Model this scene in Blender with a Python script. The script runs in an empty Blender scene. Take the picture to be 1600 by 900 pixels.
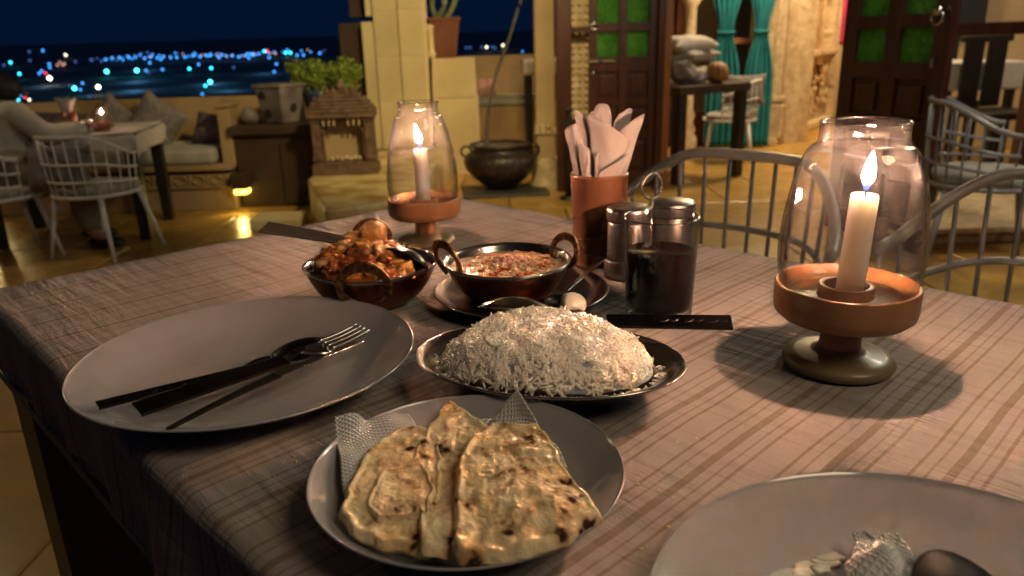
import bpy, bmesh, math, random
from mathutils import Vector, Matrix, noise
R = math.radians
random.seed(7)
S = bpy.context.scene
COL = S.collection
PI = math.pi

# ------------------------------------------------------------------ camera
cam_d = bpy.data.cameras.new('camera'); cam = bpy.data.objects.new('camera', cam_d); COL.objects.link(cam)
cam_d.sensor_width = 36.0; cam_d.lens = 36.0 * 1180 / 1600
cam_d.clip_start = 0.02; cam_d.clip_end = 20000
_p, _r = R(18.3), R(1.7)
_f = Vector((0, math.cos(_p), -math.sin(_p))); _x = Vector((1, 0, 0)); _u = _x.cross(_f)
_x2 = _x * math.cos(_r) - _u * math.sin(_r); _u2 = _u * math.cos(_r) + _x * math.sin(_r)
cam.matrix_world = Matrix(((_x2.x, _u2.x, -_f.x, 0), (_x2.y, _u2.y, -_f.y, 0), (_x2.z, _u2.z, -_f.z, 1.035), (0, 0, 0, 1)))
cam_d.dof.use_dof = True; cam_d.dof.focus_distance = 0.61; cam_d.dof.aperture_fstop = 8.0
S.camera = cam
S.view_settings.view_transform = 'Standard'; S.view_settings.look = 'None'
S.view_settings.exposure = 0.0; S.view_settings.gamma = 1.0
S.cycles.use_denoising = True
S.cycles.max_bounces = 9; S.cycles.transparent_max_bounces = 24; S.cycles.diffuse_bounces = 6
S.cycles.glossy_bounces = 4; S.cycles.transmission_bounces = 6
S.cycles.caustics_reflective = False; S.cycles.caustics_refractive = False
S.cycles.sample_clamp_indirect = 3.0; S.cycles.blur_glossy = 0.5

# ------------------------------------------------------------------ sky (deep blue night) and lamps of the place, with added fills
W = bpy.data.worlds.new('World'); S.world = W; W.use_nodes = True
nt = W.node_tree; bg = nt.nodes['Background']
sky = nt.nodes.new('ShaderNodeTexSky'); sky.sky_type = 'NISHITA'; sky.sun_disc = False
sky.sun_elevation = R(-5.0); sky.sun_rotation = R(200)
mixs = nt.nodes.new('ShaderNodeMix'); mixs.data_type = 'RGBA'; mixs.blend_type = 'MIX'
mixs.inputs['Factor'].default_value = 0.97
nt.links.new(sky.outputs[0], mixs.inputs['A']); mixs.inputs['B'].default_value = (0.008, 0.050, 0.190, 1)
nt.links.new(mixs.outputs['Result'], bg.inputs['Color']); bg.inputs['Strength'].default_value = 0.12

def lamp(name, kind, loc, power, col, size=0.1, target=None, spot=None, blend=0.6):
    d = bpy.data.lights.new(name, kind); o = bpy.data.objects.new(name, d); COL.objects.link(o)
    o.location = loc; d.energy = power; d.color = col
    if kind == 'AREA': d.shape = 'DISK'; d.size = size
    else: d.shadow_soft_size = size
    if kind == 'SPOT': d.spot_size = R(spot); d.spot_blend = blend
    if target is not None:
        o.rotation_euler = (Vector(target) - Vector(loc)).to_track_quat('-Z', 'Y').to_euler()
    return o
moon = lamp('moon', 'SUN', (0, 0, 40), 0.004, (0.6, 0.75, 1.0), 0, (20, 40, 0)); moon.data.angle = R(0.5)
WARM = (1.0, 0.70, 0.36); YEL = (1.0, 0.72, 0.20); NEU = (0.86, 1.0, 0.92)
lamp('terrace_wash_lamp', 'SPOT', (0.3, 2.9, 2.3), 270, (1.0, 0.76, 0.33), 0.12, (-0.80, 5.8, 0.7), 74, 0.9)
lamp('ambient_fill_lamp', 'POINT', (1.90, 2.25, 2.2), 28, NEU, 0.30)  # added fill for soft neutral ambient light on the table
lamp('front_fill_lamp', 'POINT', (1.00, -0.30, 2.1), 34, (1.0, 0.80, 0.54), 0.35)  # added fill from behind the viewer, brightens rice and bread
lamp('terrace_corner_lamp', 'POINT', (-3.2, 3.4, 2.2), 21, (1.0, 0.76, 0.42), 0.15)
lamp('low_parapet_lamp', 'POINT', (-3.68, 5.25, 0.48), 6, (1.0, 0.76, 0.30), 0.06)
lamp('room_ceiling_lamp', 'POINT', (2.3, 6.2, 2.35), 190, (1.0, 0.74, 0.42), 0.20)
lamp('room_back_lamp', 'POINT', (3.9, 7.8, 2.35), 190, (1.0, 0.74, 0.42), 0.20)
lamp('doorway_lamp', 'POINT', (2.1, 2.6, 2.3), 26, (1.0, 0.78, 0.52), 0.12)
lamp('inner_room_lamp', 'POINT', (4.0, 4.6, 2.3), 80, (1.0, 0.78, 0.50), 0.15)

# ------------------------------------------------------------------ materials
MATS = {}
def pmat(name, c1, c2=None, scale=6.0, rough=0.6, metal=0.0, bump=0.0, bscale=80.0, coat=0.0, spec=0.5, rvar=0.0,
         objrand=0.0, stretch=(1, 1, 1), lo=0.35, hi=0.65, bdetail=4.0, sss=0.0, sssr=(0.01, 0.005, 0.003), coord='Object', sheen=0.0, burley=False):
    if name in MATS: return MATS[name]
    m = bpy.data.materials.new(name); m.use_nodes = True; MATS[name] = m
    n = m.node_tree; N = n.nodes; L = n.links; b = N['Principled BSDF']
    b.inputs['Roughness'].default_value = rough; b.inputs['Metallic'].default_value = metal
    b.inputs['Coat Weight'].default_value = coat; b.inputs['Specular IOR Level'].default_value = spec
    b.inputs['Base Color'].default_value = (*c1, 1)
    if sheen: b.inputs['Sheen Weight'].default_value = sheen
    if sss:
        b.inputs['Subsurface Weight'].default_value = sss
        b.inputs['Subsurface Radius'].default_value = sssr; b.inputs['Subsurface Scale'].default_value = 1.0
        if burley: b.subsurface_method = 'BURLEY'
    tc = N.new('ShaderNodeTexCoord'); mp = N.new('ShaderNodeMapping'); mp.inputs['Scale'].default_value = stretch
    L.new(tc.outputs[coord], mp.inputs['Vector'])
    nz = N.new('ShaderNodeTexNoise'); nz.inputs['Scale'].default_value = scale; nz.inputs['Detail'].default_value = 6
    L.new(mp.outputs[0], nz.inputs['Vector'])
    out = None
    if c2 is not None:
        rp = N.new('ShaderNodeValToRGB'); rp.color_ramp.elements[0].position = lo; rp.color_ramp.elements[1].position = hi
        rp.color_ramp.elements[0].color = (*c1, 1); rp.color_ramp.elements[1].color = (*c2, 1)
        L.new(nz.outputs['Fac'], rp.inputs['Fac']); out = rp.outputs['Color']
    if objrand:
        oi = N.new('ShaderNodeObjectInfo'); mr = N.new('ShaderNodeMapRange')
        mr.inputs['To Min'].default_value = 1 - objrand; mr.inputs['To Max'].default_value = 1 + objrand
        L.new(oi.outputs['Random'], mr.inputs['Value'])
        hs = N.new('ShaderNodeHueSaturation'); L.new(mr.outputs[0], hs.inputs['Value'])
        if out: L.new(out, hs.inputs['Color'])
        else: hs.inputs['Color'].default_value = (*c1, 1)
        out = hs.outputs['Color']
    if out: L.new(out, b.inputs['Base Color'])
    if rvar:
        mr2 = N.new('ShaderNodeMapRange'); mr2.inputs['To Min'].default_value = max(0.02, rough - rvar); mr2.inputs['To Max'].default_value = rough + rvar
        mr2.inputs['From Min'].default_value = 0.3; mr2.inputs['From Max'].default_value = 0.7
        L.new(nz.outputs['Fac'], mr2.inputs['Value']); L.new(mr2.outputs[0], b.inputs['Roughness'])
    if bump:
        n2 = N.new('ShaderNodeTexNoise'); n2.inputs['Scale'].default_value = bscale; n2.inputs['Detail'].default_value = bdetail
        L.new(mp.outputs[0], n2.inputs['Vector'])
        bp = N.new('ShaderNodeBump'); bp.inputs['Strength'].default_value = 1.0; bp.inputs['Distance'].default_value = bump
        L.new(n2.outputs['Fac'], bp.inputs['Height']); L.new(bp.outputs[0], b.inputs['Normal'])
    return m

M_floor = pmat('polished yellow stone', (0.56, 0.34, 0.085), (0.36, 0.20, 0.05), 3.5, 0.30, bump=0.0006, bscale=14, objrand=0.16, rvar=0.10)
M_grout = pmat('dark joint mortar', (0.06, 0.045, 0.03), (0.10, 0.08, 0.05), 9, 0.9)
M_ystone = pmat('yellow sandstone', (0.70, 0.57, 0.33), (0.60, 0.47, 0.25), 3.0, 0.75, bump=0.002, bscale=30, objrand=0.07)
M_bstone = pmat('weathered tan sandstone', (0.42, 0.29, 0.15), (0.31, 0.21, 0.11), 3.0, 0.8, bump=0.003, bscale=30)
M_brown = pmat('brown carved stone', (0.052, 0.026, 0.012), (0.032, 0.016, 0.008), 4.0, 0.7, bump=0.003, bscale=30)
M_carve = pmat('cream carved stone', (0.62, 0.49, 0.31), (0.44, 0.32, 0.18), 16.0, 0.7, bump=0.010, bscale=28, bdetail=6)
M_wood = pmat('dark red teak', (0.075, 0.022, 0.010), (0.042, 0.012, 0.006), 5.0, 0.35, bump=0.0006, bscale=60, stretch=(6, 6, 0.6))
M_owood = pmat('orange lit-edge teak', (0.36, 0.13, 0.035), (0.24, 0.08, 0.02), 5.0, 0.4, stretch=(6, 6, 0.6))
M_blackwood = pmat('black painted wood', (0.012, 0.009, 0.008), (0.022, 0.016, 0.013), 8.0, 0.45, stretch=(6, 6, 0.6))
M_cwood = pmat('carved brown wood', (0.16, 0.095, 0.06), (0.08, 0.045, 0.028), 26.0, 0.75, bump=0.004, bscale=90)
M_white = pmat('white painted metal', (0.82, 0.81, 0.77), (0.72, 0.71, 0.67), 12.0, 0.42)
M_greypaint = pmat('grey painted metal', (0.25, 0.228, 0.21), (0.21, 0.19, 0.175), 14.0, 0.38)
M_palegrey = pmat('pale grey painted metal', (0.34, 0.33, 0.34), (0.28, 0.27, 0.28), 14.0, 0.22)
M_satin = pmat('satin steel', (0.50, 0.45, 0.41), (0.40, 0.36, 0.33), 30, 0.34, metal=1.0, stretch=(1, 1, 12), bump=0.0001, bscale=60)
M_brushed = pmat('brushed brownish steel', (0.42, 0.34, 0.30), (0.34, 0.27, 0.24), 40, 0.48, metal=0.7, stretch=(1, 8, 1))
M_cush = pmat('grey cushion fabric', (0.38, 0.37, 0.34), (0.30, 0.29, 0.27), 10, 0.9, bump=0.002, bscale=60, sheen=0.2)
M_pillow = pmat('speckled grey pillow fabric', (0.24, 0.21, 0.21), (0.15, 0.13, 0.13), 34, 0.95, bump=0.002, bscale=150)
M_purple = pmat('dark plum pillow fabric', (0.13, 0.09, 0.11), (0.06, 0.04, 0.055), 26, 0.95, bump=0.002, bscale=120)
M_pink = pmat('dusty pink fabric', (0.55, 0.30, 0.27), (0.42, 0.22, 0.20), 20, 0.9)
M_magenta = pmat('magenta cloth', (0.62, 0.03, 0.13), (0.45, 0.02, 0.10), 10, 0.8, bump=0.006, bscale=14)
M_teal = pmat('teal curtain fabric', (0.015, 0.23, 0.26), (0.01, 0.16, 0.19), 12, 0.85, bump=0.001, bscale=120)
M_linen = pmat('pale table linen', (0.62, 0.58, 0.54), (0.54, 0.50, 0.46), 20, 0.9, bump=0.001, bscale=100)
M_white_cer = pmat('white glazed ceramic', (0.40, 0.375, 0.375), (0.35, 0.33, 0.33), 14, 0.13, coat=0.5, rvar=0.05)
M_wood_holder = pmat('turned mango wood', (0.47, 0.21, 0.085), (0.35, 0.145, 0.055), 7, 0.34, coat=0.25, stretch=(4, 4, 1.0), bump=0.0002, bscale=120, rvar=0.05)
M_wood_base = pmat('lacquered brown wood base', (0.27, 0.19, 0.10), (0.20, 0.135, 0.07), 10, 0.38, coat=0.08)
M_terra = pmat('glazed terracotta', (0.27, 0.105, 0.048), (0.15, 0.052, 0.024), 22, 0.30, coat=0.3, bump=0.0012, bscale=22)
M_steel = pmat('polished steel', (0.62, 0.58, 0.54), (0.50, 0.46, 0.43), 30, 0.20, metal=1.0, bump=0.0001, bscale=60)
M_dsteel = pmat('steel in dark reflection', (0.060, 0.050, 0.046), (0.03, 0.026, 0.024), 60, 0.28, metal=1.0, bump=0.0003, bscale=160)  # near-black colour stands in for dark sky mirrored in the steel
M_copper = pmat('hammered dark copper', (0.34, 0.12, 0.065), (0.20, 0.065, 0.038), 20, 0.30, metal=1.0, bump=0.0012, bscale=70, bdetail=1)
M_brass = pmat('engraved brass', (0.40, 0.22, 0.09), (0.14, 0.07, 0.03), 190, 0.34, metal=1.0, bump=0.0010, bscale=230, bdetail=2)
M_bronze = pmat('dark hammered bronze', (0.070, 0.050, 0.050), (0.035, 0.024, 0.025), 8, 0.38, metal=0.55, bump=0.012, bscale=22, bdetail=2)
M_darkslab = pmat('dark slate slab', (0.055, 0.048, 0.042), (0.035, 0.03, 0.027), 8, 0.5)
M_napkin = pmat('blush paper napkin', (0.56, 0.49, 0.45), (0.50, 0.43, 0.40), 30, 0.9, bump=0.0004, bscale=260)
M_shirt = pmat('pale cotton shirt', (0.60, 0.57, 0.49), (0.50, 0.48, 0.41), 9, 0.9, bump=0.014, bscale=12)
M_trouser = pmat('khaki trousers', (0.22, 0.18, 0.13), (0.17, 0.14, 0.10), 9, 0.9, bump=0.006, bscale=14)
M_skin = pmat('skin', (0.32, 0.15, 0.09), (0.28, 0.13, 0.08), 9, 0.5)
M_hair = pmat('black hair', (0.012, 0.010, 0.009), (0.02, 0.016, 0.014), 90, 0.5, bump=0.004, bscale=90)
M_shoe = pmat('black leather', (0.012, 0.011, 0.010), None, rough=0.35)
M_leaf = pmat('yellow green leaf', (0.32, 0.40, 0.06), (0.20, 0.29, 0.035), 20, 0.55, objrand=0.1)
M_cactus = pmat('grey green succulent', (0.16, 0.19, 0.08), (0.11, 0.14, 0.06), 10, 0.6)
M_redpot = pmat('red brown clay', (0.19, 0.065, 0.035), (0.14, 0.045, 0.025), 7, 0.7)
M_bluepot = pmat('blue glazed clay', (0.02, 0.035, 0.07), (0.03, 0.05, 0.10), 7, 0.4)
M_greystone = pmat('pale veined soapstone', (0.20, 0.175, 0.18), (0.085, 0.06, 0.06), 6, 0.6, bump=0.003, bscale=30)
M_gourd = pmat('orange brown ribbed wicker', (0.42, 0.22, 0.08), (0.28, 0.13, 0.045), 20, 0.6, bump=0.004, bscale=60)
M_desert = pmat('pale desert sand', (0.42, 0.37, 0.29), (0.32, 0.28, 0.22), 0.01, 0.95)
M_naan_dummy = None
M_garlic = pmat('ivory butter', (0.58, 0.54, 0.44), (0.48, 0.44, 0.34), 40, 0.5, sss=0.3, sssr=(0.01, 0.006, 0.003))
M_wax = pmat('pink white wax', (0.95, 0.64, 0.55), (0.93, 0.61, 0.52), 20, 0.45, sss=1.0, sssr=(0.110, 0.060, 0.040))
M_wick = pmat('burnt wick', (0.01, 0.008, 0.006), None, rough=0.9)
M_screen = pmat('dark glossy glass screen', (0.02, 0.02, 0.025), None, rough=0.15)
M_pot_water = pmat('dark water with petals', (0.07, 0.06, 0.05), (0.20, 0.17, 0.13), 14, 0.2)
M_bareplaster = pmat('warm plaster', (0.62, 0.46, 0.27), (0.52, 0.38, 0.21), 2.0, 0.85, bump=0.002, bscale=20)

def glass_mat(name, tint=(1, 1, 1), haze=0.012, bump=0.0, bscale=20, refl=1.0, rough=0.02, specks=False, edge=0.45):
    m = bpy.data.materials.new(name); m.use_nodes = True; n = m.node_tree; N = n.nodes; L = n.links
    N.remove(N['Principled BSDF']); out = N['Material Output']
    tr = N.new('ShaderNodeBsdfTransparent'); tr.inputs[0].default_value = (*tint, 1)
    gl = N.new('ShaderNodeBsdfGlossy'); gl.inputs['Roughness'].default_value = rough
    df = N.new('ShaderNodeBsdfTranslucent'); df.inputs[0].default_value = (0.9, 0.88, 0.85, 1)
    dd = N.new('ShaderNodeBsdfDiffuse'); dd.inputs[0].default_value = (0.9, 0.88, 0.85, 1)
    ad = N.new('ShaderNodeMixShader'); ad.inputs[0].default_value = 0.5; L.new(df.outputs[0], ad.inputs[1]); L.new(dd.outputs[0], ad.inputs[2])
    fr = N.new('ShaderNodeLayerWeight'); fr.inputs['Blend'].default_value = 0.5     # Schlick reflectance, the same from both sides
    pw = N.new('ShaderNodeMath'); pw.operation = 'POWER'; pw.inputs[1].default_value = 3.2; L.new(fr.outputs['Facing'], pw.inputs[0])
    ml = N.new('ShaderNodeMath'); ml.operation = 'MULTIPLY_ADD'; ml.inputs[1].default_value = 0.70 * refl; ml.inputs[2].default_value = 0.040 * refl; ml.use_clamp = True
    L.new(pw.outputs[0], ml.inputs[0])
    m1 = N.new('ShaderNodeMixShader'); L.new(tr.outputs[0], m1.inputs[1]); L.new(ad.outputs[0], m1.inputs[2])
    m1.inputs[0].default_value = haze
    pa = N.new('ShaderNodeMath'); pa.operation = 'POWER'; pa.inputs[1].default_value = 2.6; L.new(fr.outputs['Facing'], pa.inputs[0])
    tm = N.new('ShaderNodeMix'); tm.data_type = 'RGBA'; tm.inputs['A'].default_value = (*tint, 1); tm.inputs['B'].default_value = (tint[0] * edge, tint[1] * edge * 0.97, tint[2] * edge * 0.93, 1)
    L.new(pa.outputs[0], tm.inputs['Factor']); L.new(tm.outputs['Result'], tr.inputs[0])
    m2 = N.new('ShaderNodeMixShader'); L.new(ml.outputs[0], m2.inputs[0]); L.new(m1.outputs[0], m2.inputs[1]); L.new(gl.outputs[0], m2.inputs[2])
    L.new(m2.outputs[0], out.inputs['Surface'])
    tc = N.new('ShaderNodeTexCoord')
    if specks:   # fine dust and wax specks stuck on the glass
        vo = N.new('ShaderNodeTexVoronoi'); vo.inputs['Scale'].default_value = 260; L.new(tc.outputs['Object'], vo.inputs['Vector'])
        nz = N.new('ShaderNodeTexNoise'); nz.inputs['Scale'].default_value = 40; nz.inputs['Detail'].default_value = 3; L.new(tc.outputs['Object'], nz.inputs['Vector'])
        lt = N.new('ShaderNodeMath'); lt.operation = 'LESS_THAN'; lt.inputs[1].default_value = 0.17; L.new(vo.outputs['Distance'], lt.inputs[0])
        gt = N.new('ShaderNodeMath'); gt.operation = 'GREATER_THAN'; gt.inputs[1].default_value = 0.57; L.new(nz.outputs['Fac'], gt.inputs[0])
        mu = N.new('ShaderNodeMath'); mu.operation = 'MULTIPLY'; L.new(lt.outputs[0], mu.inputs[0]); L.new(gt.outputs[0], mu.inputs[1])
        sc = N.new('ShaderNodeMath'); sc.operation = 'MULTIPLY_ADD'; sc.inputs[1].default_value = 0.06; L.new(mu.outputs[0], sc.inputs[0])
        mr = N.new('ShaderNodeMapRange'); mr.inputs['From Min'].default_value = 0.3; mr.inputs['From Max'].default_value = 0.7
        mr.inputs['To Min'].default_value = haze * 0.5; mr.inputs['To Max'].default_value = haze * 1.5
        L.new(nz.outputs['Fac'], mr.inputs['Value']); L.new(mr.outputs[0], sc.inputs[2]); L.new(sc.outputs[0], m1.inputs[0])
    if bump:
        n2 = N.new('ShaderNodeTexNoise'); n2.inputs['Scale'].default_value = bscale; n2.inputs['Detail'].default_value = 2
        L.new(tc.outputs['Object'], n2.inputs['Vector'])
        bp = N.new('ShaderNodeBump'); bp.inputs['Distance'].default_value = bump; L.new(n2.outputs['Fac'], bp.inputs['Height'])
        L.new(bp.outputs[0], gl.inputs['Normal'])
    return m
M_chimney = glass_mat('blown chimney glass', (0.992, 0.988, 0.984), 0.0030, bump=0.0020, bscale=38, refl=0.85, specks=True)
M_glass = glass_mat('tumbler glass', (0.97, 0.97, 0.965), 0.002, bump=0.0006, bscale=30, refl=1.3, edge=0.25)
M_pane = glass_mat('window glass', (0.93, 0.92, 0.90), 0.01, refl=1.3)
def cola_mat():
    m = bpy.data.materials.new('dark cola'); m.use_nodes = True; b = m.node_tree.nodes['Principled BSDF']
    b.inputs['Base Color'].default_value = (0.010, 0.0025, 0.0020, 1); b.inputs['Roughness'].default_value = 0.05
    return m
M_cola = cola_mat()
def green_glass():
    m = bpy.data.materials.new('green textured glass'); m.use_nodes = True; n = m.node_tree; b = n.nodes['Principled BSDF']
    b.inputs['Base Color'].default_value = (0.07, 0.34, 0.035, 1); b.inputs['Roughness'].default_value = 0.10
    b.inputs['Coat Weight'].default_value = 1.0; b.inputs['Coat Roughness'].default_value = 0.05
    tc = n.nodes.new('ShaderNodeTexCoord'); v = n.nodes.new('ShaderNodeTexVoronoi'); v.inputs['Scale'].default_value = 75
    n.links.new(tc.outputs['Object'], v.inputs['Vector']); bp = n.nodes.new('ShaderNodeBump'); bp.inputs['Distance'].default_value = 0.016
    n.links.new(v.outputs['Distance'], bp.inputs['Height'])
    n.links.new(bp.outputs[0], b.inputs['Normal']); n.links.new(bp.outputs[0], b.inputs['Coat Normal'])
    # the pane lets part of the light behind it through
    tl = n.nodes.new('ShaderNodeBsdfTranslucent'); tl.inputs[0].default_value = (0.16, 0.85, 0.08, 1)
    mx = n.nodes.new('ShaderNodeMixShader'); mx.inputs[0].default_value = 0.45
    n.links.new(b.outputs[0], mx.inputs[1]); n.links.new(tl.outputs[0], mx.inputs[2])
    n.links.new(mx.outputs[0], n.nodes['Material Output'].inputs['Surface'])
    nz = n.nodes.new('ShaderNodeTexNoise'); nz.inputs['Scale'].default_value = 9; nz.inputs['Detail'].default_value = 3; n.links.new(tc.outputs['Object'], nz.inputs['Vector'])
    v2 = n.nodes.new('ShaderNodeTexVoronoi'); v2.inputs['Scale'].default_value = 75; n.links.new(tc.outputs['Object'], v2.inputs['Vector'])
    ad = n.nodes.new('ShaderNodeMath'); ad.operation = 'MULTIPLY_ADD'; ad.inputs[1].default_value = -0.5; n.links.new(v2.outputs['Distance'], ad.inputs[0]); n.links.new(nz.outputs['Fac'], ad.inputs[2])
    rp = n.nodes.new('ShaderNodeValToRGB'); rp.color_ramp.elements[0].position = 0.0; rp.color_ramp.elements[0].color = (0.12, 0.34, 0.07, 1); rp.color_ramp.elements[1].position = 0.55; rp.color_ramp.elements[1].color = (0.30, 0.66, 0.17, 1)
    n.links.new(ad.outputs[0], rp.inputs[0]); n.links.new(rp.outputs[0], tl.inputs[0])
    r3 = n.nodes.new('ShaderNodeValToRGB'); r3.color_ramp.elements[0].position = 0.0; r3.color_ramp.elements[0].color = (0.06, 0.20, 0.03, 1); r3.color_ramp.elements[1].position = 0.55; r3.color_ramp.elements[1].color = (0.16, 0.46, 0.09, 1)
    n.links.new(ad.outputs[0], r3.inputs[0]); n.links.new(r3.outputs[0], b.inputs['Base Color'])
    return m
M_green = green_glass()
def emit(name, col, strength):
    m = bpy.data.materials.new(name); m.use_nodes = True; n = m.node_tree; n.nodes.remove(n.nodes['Principled BSDF'])
    e = n.nodes.new('ShaderNodeEmission'); e.inputs[0].default_value = (*col, 1); e.inputs[1].default_value = strength
    n.links.new(e.outputs[0], n.nodes['Material Output'].inputs['Surface']); return m
def flame_mat(name, strength):
    m = bpy.data.materials.new(name); m.use_nodes = True; n = m.node_tree; n.nodes.remove(n.nodes['Principled BSDF'])
    tc = n.nodes.new('ShaderNodeTexCoord'); sp = n.nodes.new('ShaderNodeSeparateXYZ'); n.links.new(tc.outputs['Generated'], sp.inputs[0])
    rp = n.nodes.new('ShaderNodeValToRGB'); el = rp.color_ramp.elements
    el[0].position = 0.0; el[0].color = (0.05, 0.12, 1.0, 1); el[1].position = 0.23; el[1].color = (1.0, 0.54, 0.34, 1)
    e = el.new(0.13); e.color = (0.12, 0.14, 0.9, 1)
    n.links.new(sp.outputs['Z'], rp.inputs[0])
    r2 = n.nodes.new('ShaderNodeValToRGB'); e2 = r2.color_ramp.elements
    e2[0].position = 0.21; e2[0].color = (0.0007, 0.0007, 0.0007, 1); e2[1].position = 0.42; e2[1].color = (1, 1, 1, 1)
    e3 = e2.new(0.28); e3.color = (0.02, 0.02, 0.02, 1)
    n.links.new(sp.outputs['Z'], r2.inputs[0])
    ml = n.nodes.new('ShaderNodeMath'); ml.operation = 'MULTIPLY'; ml.inputs[1].default_value = strength
    n.links.new(r2.outputs[0], ml.inputs[0])
    em = n.nodes.new('ShaderNodeEmission'); n.links.new(rp.outputs[0], em.inputs[0]); n.links.new(ml.outputs[0], em.inputs[1])
    n.links.new(em.outputs[0], n.nodes['Material Output'].inputs['Surface']); return m
M_flame = flame_mat('candle flame', 5000.0)
M_flame_far = flame_mat('far candle flame', 1500.0)

def cloth_mat():
    m = bpy.data.materials.new('checked beige table linen'); m.use_nodes = True; n = m.node_tree; N = n.nodes; L = n.links
    b = N['Principled BSDF']; b.inputs['Roughness'].default_value = 0.92; b.inputs['Specular IOR Level'].default_value = 0.15
    uv = N.new('ShaderNodeUVMap'); uv.uv_map = 'cloth'; sp = N.new('ShaderNodeSeparateXYZ')
    wz = N.new('ShaderNodeTexNoise'); wz.inputs['Scale'].default_value = 5; wz.inputs['Detail'].default_value = 2
    L.new(uv.outputs[0], wz.inputs['Vector'])
    wa = N.new('ShaderNodeVectorMath'); wa.operation = 'SCALE'; wa.inputs['Scale'].default_value = 0.006; L.new(wz.outputs['Color'], wa.inputs[0])
    wb = N.new('ShaderNodeVectorMath'); wb.operation = 'ADD'; L.new(uv.outputs[0], wb.inputs[0]); L.new(wa.outputs[0], wb.inputs[1])
    L.new(wb.outputs[0], sp.inputs[0])
    def math1(op, a, bb=None):
        x = N.new('ShaderNodeMath'); x.operation = op
        if hasattr(a, 'is_output'): L.new(a, x.inputs[0])
        else: x.inputs[0].default_value = a
        if bb is not None:
            if hasattr(bb, 'is_output'): L.new(bb, x.inputs[1])
            else: x.inputs[1].default_value = bb
        return x.outputs[0]
    def bands(src, period, offs):
        md = math1('FLOORED_MODULO', math1('ADD', src, 0.0), period) if False else None
        dv = math1('DIVIDE', src, period); fr = math1('FRACT', dv); q = math1('MULTIPLY', fr, period)
        tot = None
        for c, w, k in offs:
            d = math1('ABSOLUTE', math1('SUBTRACT', q, c))
            s = N.new('ShaderNodeMapRange'); s.inputs['From Min'].default_value = w * 0.5 - 0.0003; s.inputs['From Max'].default_value = w * 0.5 + 0.0003
            s.inputs['To Min'].default_value = k; s.inputs['To Max'].default_value = 0.0; L.new(d, s.inputs['Value'])
            tot = s.outputs[0] if tot is None else math1('MAXIMUM', tot, s.outputs[0])
        return tot
    X = math1('ADD', sp.outputs['X'], 5 * 0.0605 + 0.0605 - 0.9030 % 0.0605 + 0.006)
    bx = bands(X, 0.0605, [(0.006, 0.0024, 0.8), (0.0145, 0.0019, 0.65), (0.026, 0.0062, 0.85), (0.0365, 0.0019, 0.65), (0.0445, 0.0026, 0.8)])
    Y = math1('ADD', sp.outputs['Y'], 1.0)
    by = bands(Y, 0.072, [(0.010, 0.0026, 0.20), (0.026, 0.0085, 0.22), (0.044, 0.0026, 0.20)])
    tot = math1('ADD', bx, by)
    # woven thread: the dye is uneven
    tn = N.new('ShaderNodeTexNoise'); tn.inputs['Scale'].default_value = 900; tn.inputs['Detail'].default_value = 2
    tm = N.new('ShaderNodeMapping'); tm.inputs['Scale'].default_value = (1, 0.12, 1); L.new(uv.outputs[0], tm.inputs[0]); L.new(tm.outputs[0], tn.inputs['Vector'])
    tv = math1('MULTIPLY', math1('SUBTRACT', tn.outputs['Fac'], 0.5), 0.55)
    tot2 = math1('ADD', tot, tv)
    mx = N.new('ShaderNodeMix'); mx.data_type = 'RGBA'; mx.inputs['A'].default_value = (0.335, 0.288, 0.266, 1); mx.inputs['B'].default_value = (0.212, 0.154, 0.116, 1)
    L.new(tot2, mx.inputs['Factor']); L.new(mx.outputs['Result'], b.inputs['Base Color'])
    # creases run across the stripes, plus weave
    cr = N.new('ShaderNodeTexNoise'); cr.inputs['Scale'].default_value = 22; cr.inputs['Detail'].default_value = 5; cr.inputs['Distortion'].default_value = 0.4
    cm = N.new('ShaderNodeMapping'); cm.inputs['Scale'].default_value = (0.35, 2.6, 1); cm.inputs['Rotation'].default_value = (0, 0, R(6))
    L.new(uv.outputs[0], cm.inputs[0]); L.new(cm.outputs[0], cr.inputs['Vector'])
    b1 = N.new('ShaderNodeBump'); b1.inputs['Distance'].default_value = 0.0040; L.new(cr.outputs['Fac'], b1.inputs['Height'])
    wv = N.new('ShaderNodeTexNoise'); wv.inputs['Scale'].default_value = 700; L.new(uv.outputs[0], wv.inputs['Vector'])
    b2 = N.new('ShaderNodeBump'); b2.inputs['Distance'].default_value = 0.0004; L.new(wv.outputs['Fac'], b2.inputs['Height']); L.new(b1.outputs[0], b2.inputs['Normal'])
    L.new(b2.outputs[0], b.inputs['Normal'])
    return m
M_cloth = cloth_mat()

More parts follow.
